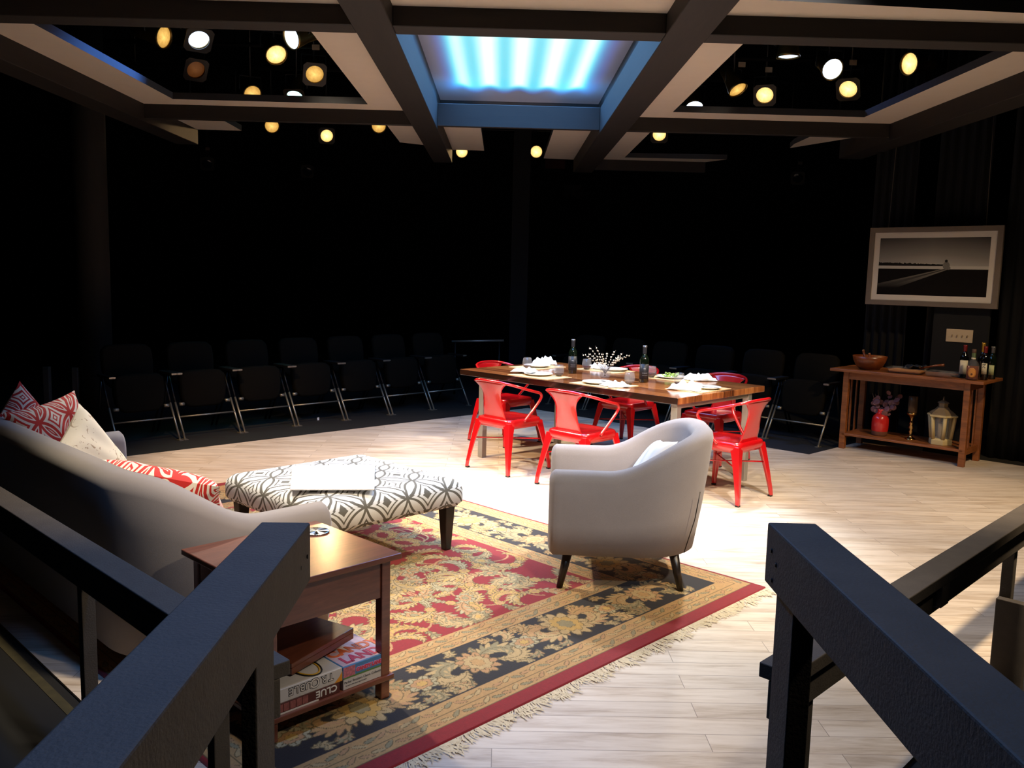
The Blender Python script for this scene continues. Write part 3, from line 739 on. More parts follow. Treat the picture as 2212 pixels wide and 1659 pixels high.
def pillow(w_, h_, t_, pinch=.10, k=22, T=None):
    mb = MB()
    for sgn in (1, -1):
        def fn(a, b, sgn=sgn):
            s, t = 2*a-1, 2*b-1
            th = t_/2*((1-s**4)*(1-t**4))**.55
            x = w_/2*s*(1-pinch*(1-t*t)); y = h_/2*t*(1-pinch*(1-s*s))
            wob = .004*math.sin(9*s+4*t)
            return (x, y, sgn*(th+wob*(1-s*s)*(1-t*t)))
        mb.grid(fn, k, k) if sgn > 0 else mb.grid(lambda a, b: fn(1-a, b), k, k)
    return mb
def ogee(name, c_dark, c_light, p, half=1, rot=0, kind='Object', wd=.05):
    """interlocking circle lattice with nested four-pointed stars"""
    n = NT(name); v = n.coord(kind, (1/p, 1/(p*half), 1), (0, 0, rot))
    x, y, z = n.xyz(v)[:3]
    fx = n.m2('ABSOLUTE', n.m2('SUBTRACT', n.m2('FRACT', x), .5)); fy = n.m2('ABSOLUTE', n.m2('SUBTRACT', n.m2('FRACT', y), .5))
    h = .76; Rr = math.sqrt(.25+h*h)
    def dist(cx, cy):
        a = n.m2('SUBTRACT', fx, cx); b = n.m2('SUBTRACT', fy, cy)
        return n.m2('SQRT', n.m2('ADD', n.m2('MULTIPLY', a, a), n.m2('MULTIPLY', b, b)))
    f = n.m2('SUBTRACT', n.m2('MINIMUM', dist(0, .5+h), dist(.5+h, 0)), Rr)
    # leaf line outside star centre (f<0 is inside the petals)
    def band(a, b): return n.m2('MULTIPLY', n.m2('GREATER_THAN', f, a), n.m2('LESS_THAN', f, b))
    l1 = band(-wd, wd); l2 = band(.13, .13+wd*1.3)
    chk = n.m2('ADD', n.m2('FLOOR', x), n.m2('FLOOR', y)); alt = n.m2('ABSOLUTE', n.m2('MODULO', chk, 2.0))
    core = n.m2('GREATER_THAN', f, .265); ring_ = n.m2('MULTIPLY', core, n.m2('SUBTRACT', 1.0, n.m2('MULTIPLY', n.m2('GREATER_THAN', f, .305), alt)))
    m = n.m2('MINIMUM', n.m2('ADD', n.m2('ADD', n.m2('ADD', l1, l2), band(-.135, -.092)), ring_), 1.0)
    n.bump(n.noise(n.coord(), 350, 2), .2, .001)
    return n.out(n.mix(m, s2l(c_light), s2l(c_dark)), .85, Sheen_Weight=.15)
redpat = ogee('red_lattice', (196, 32, 24), (238, 228, 210), .13, 1.0, R(18))
redpat2 = ogee('red_lattice_small', (200, 42, 26), (240, 226, 205), .14, 1.3, R(45))
greypat = ogee('grey_lattice', (98, 94, 84), (226, 228, 228), .172, 1.0, R(0))
def put_pillow(mat, w_, h_, t_, T, label, nm='throw_pillow', grp='throw pillows on the sofa'):
    o = pillow(w_, h_, t_).build(nm, mat); o.matrix_world = T
    return tag(o, label, 'pillow', grp)
nw = NT('floral_cream'); v = nw.coord(); vo = nw.noise(v, 16, 3, .6, 1.4); vm = nw.noise(v, 6, 2)
fl = nw.m2('MULTIPLY', nw.m2('GREATER_THAN', vo, .60), nw.m2('GREATER_THAN', vm, .5))
creamp = nw.out(nw.mix(fl, s2l((240, 226, 198)), s2l((186, 160, 126))), .85)
whitec = flat('white_cloth', (236, 234, 230), .8, var=.03)
# local frame of a pillow: x width, y height, z thickness.  leaning against the sofa back (facing +u)
def stand(u, v, z, yaw, lean, roll=0):
    return Matrix.Translation(UV(u, v, z)) @ Matrix.Rotation(Q45+yaw, 4, 'Z') @ Matrix.Rotation(-lean, 4, 'Y') @ Matrix.Rotation(R(90), 4, 'Z') @ Matrix.Rotation(R(90), 4, 'X') @ Matrix.Rotation(roll, 4, 'Z')
put_pillow(redpat2, .47, .47, .15, stand(1.60, 5.02, .67, R(-68), R(14), R(8)), 'red and cream patterned pillow standing highest against the far arm of the sofa')
put_pillow(redpat, .42, .42, .13, stand(1.50, 5.17, .70, R(-60), R(8), R(40)), 'red and white patterned pillow tucked behind, only its pointed corner showing at the top')
put_pillow(creamp, .46, .46, .15, stand(1.68, 4.72, .60, R(-52), R(20), R(30)), 'cream pillow with faint brown sprigs in the middle of the sofa')
put_pillow(redpat, .60, .36, .18, stand(1.66, 3.80, .60, R(32), R(42), R(12)), 'red and white patterned lumbar pillow lying beside the near arm of the sofa')
put_pillow(whitec, .40, .34, .10, Matrix.Translation((.845, 4.74, .605)) @ Matrix.Rotation(R(176), 4, 'Z') @ Matrix.Rotation(R(-38), 4, 'Y') @ Matrix.Rotation(R(90), 4, 'Z') @ Matrix.Rotation(R(90), 4, 'X') @ Matrix.Rotation(R(12), 4, 'Z'), 'bright white pillow leaning in the seat of the grey armchair', grp='bright pillow of the armchair')

# ---- ottoman
ot = thing('ottoman', 'square upholstered ottoman with a white and grey lattice cover on dark legs', 'ottoman', UV(2.40, 3.66), Q45)
mb = MB(); W_, D_ = 1.0, 1.03; loops = []
for ins, z in ((.02, .285), (.0, .31), (.0, .375), (.008, .405), (.035, .432), (.10, .447), (.28, .458), (.42, .462), (.50, .463)):
    L = []; rr = max(.012, .05-ins*.05)
    a0, a1, b0, b1 = ins, W_-ins, ins, D_-ins
    for (cx, cy, st) in ((a1-rr, b0+rr, -90), (a1-rr, b1-rr, 0), (a0+rr, b1-rr, 90), (a0+rr, b0+rr, 180)):
        for i in range(7): L.append((cx+rr*math.cos(R(st+15*i)), cy+rr*math.sin(R(st+15*i)), z))
    loops.append(L)
# box-projected lattice so that the sides carry it too
mb.loft(loops)
n = NT('ottoman_cover')
tc = n.t.nodes.new('ShaderNodeTexCoord'); X, Y, Z = n.xyz(tc.outputs['Object'])[:3]
ge = n.t.nodes.new('ShaderNodeNewGeometry'); nn = n.t.nodes.new('ShaderNodeVectorTransform'); nn.vector_type = 'NORMAL'; nn.convert_from = 'WORLD'; nn.convert_to = 'OBJECT'
n.t.links.new(ge.outputs['True Normal'], nn.inputs[0]); NX, NY, NZ = n.xyz(nn.outputs[0])[:3]
top = n.m2('GREATER_THAN', n.m2('ABSOLUTE', NZ), .55); sidex = n.m2('GREATER_THAN', n.m2('ABSOLUTE', NX), n.m2('ABSOLUTE', NY))
P_ = .20
zz = n.m2('ADD', Z, -.40)
px = n.m2('ADD', X, n.m2('MULTIPLY', n.m2('MULTIPLY', sidex, n.m2('SUBTRACT', 1.0, top)), zz))
py = n.m2('ADD', Y, n.m2('MULTIPLY', n.m2('MULTIPLY', n.m2('SUBTRACT', 1.0, sidex), n.m2('SUBTRACT', 1.0, top)), zz))
x = n.m2('DIVIDE', n.m2('ADD', px, py), P_*math.sqrt(2)); y = n.m2('DIVIDE', n.m2('SUBTRACT', px, py), P_*math.sqrt(2))
# lattice runs on the diagonal of each cell, stars point to the cell corners
fx = n.m2('ABSOLUTE', n.m2('SUBTRACT', n.m2('FRACT', x), .5)); fy = n.m2('ABSOLUTE', n.m2('SUBTRACT', n.m2('FRACT', y), .5))
h = .76; Rr = math.sqrt(.25+h*h)
def dist(cx, cy):
    a = n.m2('SUBTRACT', fx, cx); b = n.m2('SUBTRACT', fy, cy)
    return n.m2('SQRT', n.m2('ADD', n.m2('MULTIPLY', a, a), n.m2('MULTIPLY', b, b)))
f = n.m2('SUBTRACT', n.m2('MINIMUM', dist(0, .5+h), dist(.5+h, 0)), Rr)
band = lambda a, b: n.m2('MULTIPLY', n.m2('GREATER_THAN', f, a), n.m2('LESS_THAN', f, b))
chk = n.m2('ADD', n.m2('FLOOR', x), n.m2('FLOOR', y)); alt = n.m2('ABSOLUTE', n.m2('MODULO', chk, 2.0))
core = n.m2('MULTIPLY', n.m2('GREATER_THAN', f, .24), n.m2('SUBTRACT', 1.0, n.m2('MULTIPLY', n.m2('GREATER_THAN', f, .28), alt)))
m = n.m2('MINIMUM', n.m2('ADD', n.m2('ADD', band(-.036, .036), band(.115, .158)), core), 1.0)
n.bump(n.noise(n.coord(), 350, 2), .2, .001)
otm = n.out(n.mix(m, s2l((228, 230, 230)), s2l((104, 101, 92))), .85)
mb.build('padded_top', otm, ot)
for x in (.08, W_-.08):
    for y in (.08, D_-.08):
        MB().add([(x+a*r, y+b*r, z) for z, r in ((.012, .021), (.285, .036)) for a, b in ((-1, -1), (1, -1), (1, 1), (-1, 1))], [(3, 2, 1, 0), (4, 5, 6, 7)]+[(i, (i+1) % 4, 4+(i+1) % 4, 4+i) for i in range(4)]).build('leg', darkleg, ot, bevel=.004)
tag(MB().add([(-.985-.24, 5.10, .475), (-.985+.24, 5.16, .475), (-.66, 4.56, .475), (-1.10, 4.52, .475), (-.985-.24, 5.10, .47), (-.985+.24, 5.16, .47), (-.66, 4.56, .47), (-1.10, 4.52, .47)], [(3, 2, 1, 0), (4, 5, 6, 7), (0, 1, 5, 4), (1, 2, 6, 5), (2, 3, 7, 6), (3, 0, 4, 7)]).build('paper_sheet', whitec), 'large blank white sheet of paper lying on the patterned ottoman', 'paper')
# ================================================================ end table and games
cherry = wood('cherry_wood', (88, 46, 34), (132, 76, 56), .28, (1.5, 12, 12), 2.0, Coat_Weight=.5, Coat_Roughness=.18)
et = thing('end_table', 'reddish brown wooden end table beside the sofa arm, partly behind the left handrail', 'table', UV(1.70, 2.785), Q45)
MB().box(-.295, .295, -.29, .29, .558, .58).build('tabletop', cherry, et, bevel=.004)
for x in (-.26, .22):
    for y in (-.265, .225):
        MB().box(x, x+.04, y, y+.04, .012, .558).build('leg', cherry, et, bevel=.003)
for a in ((-.22, .22, -.258, -.238), (-.22, .22, .238, .258)): MB().box(*a, .415, .558).build('apron', cherry, et)
for a in ((-.255, -.235, -.225, .225), (.235, .255, -.225, .225)): MB().box(*a, .415, .558).build('apron', cherry, et)
MB().box(-.275, .275, -.275, .275, .085, .105).build('shelf', cherry, et, bevel=.004)
n = NT('brushed_disc'); x, y, z = n.xyz(n.coord())[:3]
an = n.m2('ARCTAN2', y, x); g = n.m2('MULTIPLY_ADD', n.m2('SINE', n.m2('MULTIPLY', an, 6)), .22, .3)
disc = n.out(s2l((205, 205, 200)), g, 1.0, Anisotropic=.8)
tag(MB().lathe([(.0, 0), (.052, 0), (.054, .002), (.054, .005), (.05, .0065), (0, .0065)], 32, cap=False).build('coaster', disc, loc=UV(1.90, 2.93, .58)), 'round brushed steel coaster on the lit corner of the end table', 'coaster')
ink = flat('ink_black', (20, 18, 18), .6); inkr = flat('ink_pink', (206, 60, 90), .6); inkw = flat('ink_white', (225, 220, 215), .6); inkg = flat('ink_grey', (110, 108, 110), .6); inko = flat('ink_orange', (225, 110, 60), .6)
def face_T(x, y, z, up=True):   # text on the -y face; up False = upside down
    T = Matrix.Translation((x, y, z)) @ Matrix.Rotation(R(90), 4, 'X')
    return T if up else T @ Matrix.Rotation(R(180), 4, 'Z')
def game(name, label, x0, x1, y0, y1, z0, z1, mat, zr=0):
    c = UV(1.70, 2.785)
    t = thing(name, label, 'board game', UV(1.70+(x0+x1)/2, 2.785+(y0+y1)/2, z0), Q45+zr, 'board games stacked on the end table shelf')
    hx, hy = (x1-x0)/2, (y1-y0)/2
    MB().box(-hx, hx, -hy, hy, 0, z1-z0).build('box', mat, t, bevel=.0015, bseg=1)
    return t, hx, hy, z1-z0
clue_m = flat('clue_brown', (84, 38, 34), .5); wh = flat('box_white', (206, 204, 206), .45, var=.04); blu = flat('box_blue', (70, 130, 190), .45); 
g, hx, hy, H = game('board_game_box', 'brown board game box at the bottom left of the shelf stack, its lettering upside down', -.225, .035, -.262, .14, .105, .146, clue_m)
text('title', 'CLUE', .034, face_T(hx-.012, -hy-.0008, H-.006, False), inkw, g, sx=1.1, bold=.0008)
mbp = MB()
for i in range(5): mbp.box(-hx+.004+i*.025, -hx+.026+i*.025, -hy-.0008, -hy, .009, H-.005)
mbp.build('picture_strip', flat('clue_pictures', (150, 88, 84), .5, var=.6, scale=80), g)
MB().box(-hx, .04, -hy-.0006, -hy, 0, .006).build('white_edge', inkw, g)
g, hx, hy, H = game('board_game_box', 'white board game box with black outlined upside down lettering, lying on the brown one', -.235, .045, -.262, .14, .1465, .196, wh)
for ch, xo in zip('TROUBLE', (.066, .094, .1235, .157, .184, .209, .231)):
    sz = .05 if ch == 'O' else .036
    zt = H-.008 if ch != 'O' else H-.003
    text('letter', ch, sz, face_T(hx-xo+.028, -hy-.0006, zt, False), ink, g, bold=.0022)
    text('letter', ch, sz, face_T(hx-xo+.028, -hy-.0012, zt, False), inkw, g, bold=.0001)
MB().add([(hx, -hy-.0007, 0), (hx, -hy-.0007, H*.75), (hx-.012, -hy-.0007, H*.4), (hx-.035, -hy-.0007, 0)], [(0, 1, 2, 3)]).build('orange_corner', flat('orange_print', (224, 150, 40), .5), g)
MB().tube([(hx-.10+.05*math.cos(a), -hy+.09+.08*math.sin(a), H+.0012) for a in [i*math.pi*2/24 for i in range(24)]], .003, 6, True).build('lid_curl', ink, g)
MB().tube([(hx-.10+.042*math.cos(a), -hy+.09+.07*math.sin(a), H+.0012) for a in [i*math.pi*2/24 for i in range(24)]], .003, 6, True).build('lid_curl', flat('yellow_print', (220, 175, 50), .5), g)
g, hx, hy, H = game('board_game_box', 'white board game box with thin grey lettering at the bottom right of the shelf', .050, .258, -.262, .14, .105, .147, wh)
text('title', 'Parker Brothers Classic Collection', .0125, face_T(-hx+.004, -hy-.0008, .024), inkg, g, sx=.98)
text('small_print', 'for two to four players ages 8 to adult', .006, face_T(-hx+.010, -hy-.0008, .013), inkg, g)
g, hx, hy, H = game('board_game_box', 'sky blue board game box with pink lettering, on top of the thin-lettered white one', .047, .258, -.262, .14, .1475, .194, blu)
text('title', 'CANDY LAND', .0175, face_T(-hx+.060, -hy-.0010, .016), inkr, g, bold=.0012, sx=1.05)
text('title_shadow', 'CANDY LAND', .0175, face_T(-hx+.060, -hy-.0006, .0155), flat('ink_lilac', (190, 150, 200), .6), g, bold=.0032, sx=1.05)
art = MB().box(-hx+.003, -hx+.055, -hy-.0008, -hy, .004, H-.003).build('cover_art', flat('candy_art', (190, 110, 130), .5, var=.9, scale=120), g)
MB().box(-hx+.002, hx, -hy-.0009, -hy, .0, .005).build('green_band', flat('grass_green', (80, 130, 60), .5), g)
MB().box(-hx+.006, hx-.004, -hy+.006, hy-.006, H, H+.0008).build('lid_print', flat('candy_lid', (214, 190, 214), .4, var=.25, scale=60), g)
for i, (w_, c_) in enumerate((('CANDY', inko), ('LAND', inkr))):
    text('lid_title', w_, .075, Matrix.Translation((-hx+.012+i*.015, -hy+.09-i*.07, H+.0014)), c_, g, bold=.003, sx=.85)
wb = thing('wooden_game_box', 'shiny reddish wooden box lying tilted across the stacked board games', 'box', UV(1.70, 2.745, .216), Q45+R(9))
wb.rotation_euler = (R(0), R(-3.2), Q45+R(14))
MB().box(-.165, .165, -.13, .16, -.004, .022).build('box', cherry, wb, bevel=.002)
MB().box(-.166, .166, -.131, .161, .0228, .040).build('lid', cherry, wb, bevel=.002)
for i, (c_, l) in enumerate((((40, 44, 58), 'dark blue'), ((120, 118, 120), 'grey'), ((30, 24, 24), 'black'))):
    b_ = thing('game_case', 'upright %s case standing at the back of the end table shelf' % l, 'case', UV(1.64+i*.05, 3.0, .105), Q45, 'upright cases at the back of the shelf')
    MB().box(-.02, .02, -.05, .04, 0, .25-.02*i).build('case', flat('case_%d' % i, c_, .5, var=.5, scale=40), b_, bevel=.002)

# ================================================================ dining table
def mk_top():
    n = NT('reclaimed_planks'); v = n.coord('Object', (1, 1, 1)); x, y, z = n.xyz(v)[:3]
    row = n.m2('FLOOR', n.m2('DIVIDE', x, .158)); fr_ = n.m2('FRACT', n.m2('DIVIDE', x, .158))
    wn = n.t.nodes.new('ShaderNodeTexWhiteNoise'); wn.noise_dimensions = '1D'; n.t.links.new(row, wn.inputs['W'])
    cv = n.t.nodes.new('ShaderNodeCombineXYZ'); n.set(cv.inputs[0], n.m2('MULTIPLY', x, 14)); n.set(cv.inputs[1], n.m2('ADD', n.m2('MULTIPLY', y, 1.6), n.m2('MULTIPLY', wn.outputs[0], 9))); n.set(cv.inputs[2], z)
    g = n.noise(cv.outputs[0], 1.6, 6, .65, .8)
    f = n.m2('ADD', n.m2('MULTIPLY', g, .8), n.m2('MULTIPLY', wn.outputs[0], .28))
    c = n.ramp(f, [(.30, s2l((70, 36, 20))), (.5, s2l((128, 72, 38))), (.75, s2l((176, 112, 62)))])
    gap = n.m2('LESS_THAN', fr_, .02)
    return n.out(n.mix(gap, c, s2l((30, 16, 10))), .22, Coat_Weight=.6, Coat_Roughness=.12)
TZ = .78
tb = thing('dining_table', 'long dining table with a glossy brown plank top on steel legs', 'table', UV(5.30, 3.48), Q45)
MB().box(0, 1.28, 0, 2.34, TZ-.05, TZ).build('tabletop', mk_top(), tb, bevel=.004)
for x in (.03, 1.06):
    for y in (.02, 2.06):
        MB().box(x, x+.055, y, y+.055, 0, TZ-.05).build('leg', M['steel'], tb, bevel=.003)
for x in (.30, .80): MB().box(x, x+.035, .075, 2.06, TZ-.085, TZ-.05).build('rail', M['steel'], tb)
for y in (.03, 2.07): MB().box(.085, 1.06, y, y+.035, TZ-.085, TZ-.05).build('rail', M['steel'], tb)

# ---- red metal chairs (x forward)
redm = flat('red_enamel', (182, 11, 17), .28, .0, var=.04, Coat_Weight=1.0, Coat_Roughness=.08)
def make_chair(label):
    t = thing('red_metal_chair', label, 'chair', (0, 0, 0), 0, 'red metal armchairs round the dining table')
    def sq(hx, hy, z, r=.05, dx=0):
        L = []
        for cx, cy, st in ((1, -1, -90), (1, 1, 0), (-1, 1, 90), (-1, -1, 180)):
            for i in range(6): L.append((dx+cx*(hx-r)+r*math.cos(R(st+18*i)), cy*(hy-r)+r*math.sin(R(st+18*i)), z))
        return L
    MB().loft([sq(.195, .19, .375, .05), sq(.205, .2, .40, .055), sq(.205, .2, .435, .055), sq(.200, .195, .447, .055), sq(.188, .183, .452, .05), sq(.172, .167, .447, .045), (sq(.05, .05, .443, .02))], smooth=True).build('seat', redm, t)
    for sx in (1, -1):
        for sy in (1, -1):
            # folded channel leg: wide under the seat, narrow at the foot, splayed
            loops = []
            for k_, (z, w_, o) in enumerate(((.425, .068, .0), (.33, .052, .016), (.20, .038, .036), (.06, .026, .056), (.014, .024, .060), (.008, .020, .060))):
                cx, cy = sx*(.195+o), sy*(.190+o)
                L = [(cx+sx*.008, cy+sy*.008, z), (cx+sx*.004, cy-sy*w_, z), (cx-sx*.006, cy-sy*w_, z), (cx-sx*.010, cy-sy*.014, z), (cx-sx*.014, cy-sy*.010, z), (cx-sx*w_, cy-sy*.006, z), (cx-sx*w_, cy+sy*.004, z)]
                if sx*sy < 0: L = L[::-1]
                loops.append(L)
            lg = MB().loft(loops[::-1], smooth=False).build('leg', redm, t, bevel=.002, bseg=1)
            MB().box(sx*.247-.015, sx*.247+.015, sy*.242-.015, sy*.242+.015, 0, .012).build('foot_cap', M['black_plastic'], lg, bevel=.003)
    MB().tube([(.205, .2, .27), (-.205, -.2, .27)], .006, 6).build('stretcher', redm, t)
    MB().tube([(.205, -.2, .262), (-.205, .2, .262)], .006, 6).build('stretcher', redm, t)
    # tube frame: seat side, forward and up, round along the arm, across the back
    half = [(-.03, .205, .43), (.03, .222, .50), (.085, .24, .57), (.115, .25, .615), (.118, .256, .645), (.09, .26, .668), (.02, .262, .686), (-.08, .257, .712), (-.16, .232, .737), (-.225, .182, .757), (-.262, .10, .770), (-.275, 0, .773)]
    full = half+[(x, -y, z) for x, y, z in half[:-1][::-1]]
    P = [Vector(p) for p in full]; out = []
    for i in range(len(P)-1):
        a, b, c, d = P[max(0, i-1)], P[i], P[i+1], P[min(len(P)-1, i+2)]
        for k_ in range(4):
            u_ = k_/4; out.append(.5*((2*b)+(c-a)*u_+(2*a-5*b+4*c-d)*u_*u_+(3*b-a-3*c+d)*u_**3))
    out.append(P[-1])
    MB().tube(out, .0115, 10).build('arm_frame', redm, t)
    def bk(a, b):
        z = .43+a*.338; s = 2*b-1
        w_ = .095+.04*(1-a)**2+.10*max(0, (a-.55)/.45)**2.2
        x0 = -.165-.085*a-.02*a*a
        x = x0+(.05*s*s*max(0, a-.3) if 1 else 0)
        if a > .8: pass
        return (x, s*w_, z-(.012*s*s*max(0, (a-.7)/.3)))
    MB().grid(bk, 16, 10).build('backrest', redm, t, solid=.003)
    return t
ch_l = [((5.22, 5.10), 45, 'red metal armchair at the near side of the table, left of the pair'),
        ((5.23, 4.30), 45, 'red metal armchair at the near side of the table, just behind the grey armchair arm'),
        ((5.83, 3.36), 135, 'red metal armchair at the right end of the dining table'),
        ((6.06, 5.98), -45, 'red metal armchair at the left end of the dining table'),
        ((6.84, 5.07), 225, 'red metal armchair across the table, behind the vase of willow stems'),
        ((6.94, 4.17), 225, 'red metal armchair across the table, behind the plate of salad')]
c0 = make_chair(ch_l[0][2])
for i, (p, a, l) in enumerate(ch_l):
    o = c0 if i == 0 else copy_tree(c0)
    o['label'] = l; o.location = UV(*p); o.rotation_euler = (0, 0, R(a))

# ---- place settings (u, v positions on the table)
mat_tan = flat('woven_mat', (206, 178, 130), .9, var=.1, scale=90, bump=.3)
plate_m = flat('white_glaze', (232, 232, 228), .12, var=.02)
TZ0 = TZ
def placemat(u, v, rot, label):
    tag(MB().box(-.16, .16, -.23, .23, 0, .003).build('placemat', mat_tan, loc=UV(u, v, TZ0), rz=Q45+R(rot)), label, 'placemat', 'tan placemats on the dining table')
def plate(u, v, label, r=.125, z=.003):
    o = MB().lathe([(0, .004), (r*.55, .003), (r*.62, 0), (r*.66, .0), (r*.7, .004), (r, .016), (r+.001, .019), (r*.98, .0195), (r*.68, .009), (r*.6, .007), (0, .007)], 36, cap=False).build('plate', plate_m, loc=UV(u, v, TZ0+z)); 
    return tag(o, label, 'plate', 'white dinner plates')
def napkin(u, v, z, rot, sx, sy, h, seed, label):
    rs_ = random.Random(seed); ph = [rs_.uniform(0, 6) for _ in range(6)]
    def fn(a, b):
        s, t = 2*a-1, 2*b-1; e = max(0, (1-s**4))*max(0, (1-t**4))
        z_ = h*e**.6*(.55+.28*math.sin(5*s+3*t+ph[0])+.22*math.sin(9*t-4*s+ph[1])+.12*math.sin(15*s+ph[2]))
        r_ = 1+.10*math.sin(3*math.atan2(t, s)+ph[3])+.07*math.sin(5*math.atan2(t, s)+ph[4])
        return (sx*s*r_, sy*t*r_, max(.002, z_)+.001)
    mb = MB().grid(fn, 34, 24)
    o = mb.build('napkin', whitec, loc=UV(u, v, TZ0+z), rz=Q45+R(rot), solid=.002)
    return tag(o, label, 'napkin', 'crumpled white napkins')
gn = NT('clear_glass'); clear = gn.out((.4, .4, .4), .04, 0, Alpha=.14, Specular_IOR_Level=1.0, Coat_Weight=1.0)
gw = NT('red_wine'); wine = gw.out(s2l((96, 8, 14)), .05, 0, Transmission_Weight=.5)
def wineglass(u, v, label, fill=.02, z=.003):
    t = thing('stemless_glass', label, 'glass', UV(u, v, TZ0+z), 0, 'stemless wine glasses')
    MB().lathe([(0, 0), (.026, 0), (.038, .018), (.045, .042), (.044, .066), (.037, .098), (.0355, .098), (.0425, .066), (.0435, .042), (.0365, .019), (.025, .004), (0, .004)], 28, cap=False).build('bowl', clear, t)
    if fill: MB().lathe([(0, .0045), (.0245, .0045), (.036, .0195), (.0365+fill*.15, .0195+fill*.4), (0, .0195+fill*.4)], 24, cap=False).build('wine', wine, t)
def fork(u, v, rot, label, z=.004):
    mb = MB().box(-.09, .02, -.003, .003, 0, .002).box(.02, .05, -.010, .010, 0, .002)
    for q in (-.009, -.003, .003, .009): mb.box(.05, .085, q-.0012, q+.0012, 0, .002)
    return tag(mb.build('fork', M['dark_steel'], loc=UV(u, v, TZ0+z), rz=Q45+R(rot)), label, 'fork', 'forks on the table')
k_ = .982
def kk(u, v): return u*k_, v*k_
placemat(5.50, 5.02, 0, 'tan placemat at the near left seat'); placemat(5.50, 4.32, 0, 'tan placemat at the near side, in front of the second wine bottle')
placemat(6.05, 5.55, 90, 'tan placemat at the left end of the table'); placemat(6.38, 5.0, 0, 'tan placemat on the far side behind the willow vase')
placemat(6.36, 4.22, 0, 'tan placemat under the salad plate'); placemat(5.92, 3.70, 90, 'tan placemat at the right end of the table')
plate(5.53, 5.06, 'white plate at the near left seat beside a draped napkin'); plate(5.50, 4.38, 'white plate at the near side with a dark fork on its edge')
plate(6.05, 5.56, 'white plate at the left end behind a wine glass'); plate(6.43, 4.93, 'white plate with food scraps behind the willow vase')
sp_ = plate(6.36, 4.26, 'white plate holding green salad leaves')
plate(5.97, 3.64, 'small white plate half under the napkin at the right end', .10)
napkin(5.54, 5.22, .02, 20, .10, .09, .035, 1, 'white napkin draped over the left of the near left plate')
napkin(6.27, 5.66, .004, -30, .11, .08, .075, 2, 'tall crumpled white napkin near the left end of the table')
napkin(6.43, 5.12, .004, 10, .07, .08, .05, 3, 'small white napkin beside the plate behind the willow vase')
napkin(5.47, 4.17, .004, -25, .10, .085, .04, 4, 'white napkin spread right of the near middle plate')
napkin(6.45, 4.02, .004, -40, .13, .08, .055, 5, 'long crumpled white napkin behind the salad plate')
napkin(5.82, 3.74, .004, 15, .13, .12, .06, 6, 'large crumpled white napkin at the right end of the table')
wineglass(*kk(5.73, 5.0), 'glass with a sip of red wine beside the near left plate', .02)
wineglass(*kk(5.98, 5.62), 'glass with pinkish wine at the left end of the table', .012)
wineglass(*kk(6.38, 5.22), 'glass of red wine between the first bottle and the willow vase', .04)
wineglass(*kk(5.78, 4.27), 'nearly empty glass just left of the second wine bottle', .006)
wineglass(*kk(6.37, 4.47), 'glass of red wine just right of the second wine bottle', .045)
wineglass(*kk(6.10, 4.0), 'nearly empty glass near the big napkin at the right end', .006)
fork(5.50, 4.30, 60, 'dark fork resting on the near middle plate', .022); fork(6.10, 5.72, 80, 'fork on the placemat at the left end of the table'); fork(6.42, 4.85, 70, 'fork on the placemat behind the vase'); fork(5.93, 3.62, 100, 'fork on the small plate at the right end', .022)
green = flat('salad_green', (150, 180, 80), .5, var=.3, scale=40)
sl = thing('salad', 'handful of green salad leaves on the far plate', 'salad', UV(6.36, 4.26, TZ+.012))
rs_ = random.Random(4)
for i in range(12):
    x, y, a = rs_.uniform(-.06, .06), rs_.uniform(-.05, .05), rs_.uniform(0, 6)
    MB().grid(lambda p, q: (((p-.5)*.06), (q-.5)*.03*math.sin(math.pi*p), .008*math.sin(5*p+i)+.004*math.cos(9*q)), 8, 4, T=TR((x, y, .008+.002*i), rz=a, rx=rs_.uniform(-.4, .4))).build('leaf', green, sl, solid=.001)
# ---- wine bottles on the table
btl = NT('dark_green_glass').out(s2l((14, 22, 12)), .05, 0, Coat_Weight=.6)
blk_label = flat('black_label', (30, 30, 34), .5, var=.05)
def bottle(nm, label, loc, r, hb, hs, hn, glass, foil=None, foil_h=.07, lab=None, grp=None, lab_z=(.04, .13), arc=110, face=-90, cap_extra=None, cat='bottle'):
    """r body radius, hb body height, hs shoulder height, hn total"""
    t = thing(nm, label, cat, loc, 0, grp)
    rn = .0145
    MB().lathe([(0, .004), (r*.8, 0), (r, .006), (r, hb), (r*.93, hb+(hs-hb)*.3), (r*.62, hb+(hs-hb)*.7), (rn+.002, hs), (rn, hs+.015), (rn, hn-.012), (rn+.0018, hn-.01), (rn+.0018, hn-.002), (rn-.003, hn), (0, hn)], 28, cap=False).build('glass_body', glass, t)
    if foil: MB().lathe([(rn+.0012, hn-foil_h), (rn+.002, hn-foil_h*.5), (rn+.0032, hn-.012), (rn+.0032, hn+.0005), (0, hn+.001)], 24, cap=False).build('foil', foil, t)
    if lab:
        mb = MB(); n_ = 16
        A = [R(face-arc/2+arc*i/n_) for i in range(n_+1)]
        mb.loft([[((r+.0008)*math.cos(a), (r+.0008)*math.sin(a), z) for a in A] for z in lab_z], closed=False, cap=False); mb.build('label', lab, t, solid=.0004)
    return t
def curved_text(t, body, size, r, z, face, mat, nm='lettering', bold=.0004):
    o = text(nm, body, size, Matrix.Identity(4), mat, t, align='CENTER', bold=bold, ext=.0003)
    for v_ in o.data.vertices:
        a = R(face)+v_.co.x/r; rr_ = r+.0012+v_.co.z; zz_ = z+v_.co.y
        v_.co = (rr_*math.cos(a), rr_*math.sin(a), zz_)
    return o
silver = flat('grey_foil', (120, 118, 118), .35, .8)
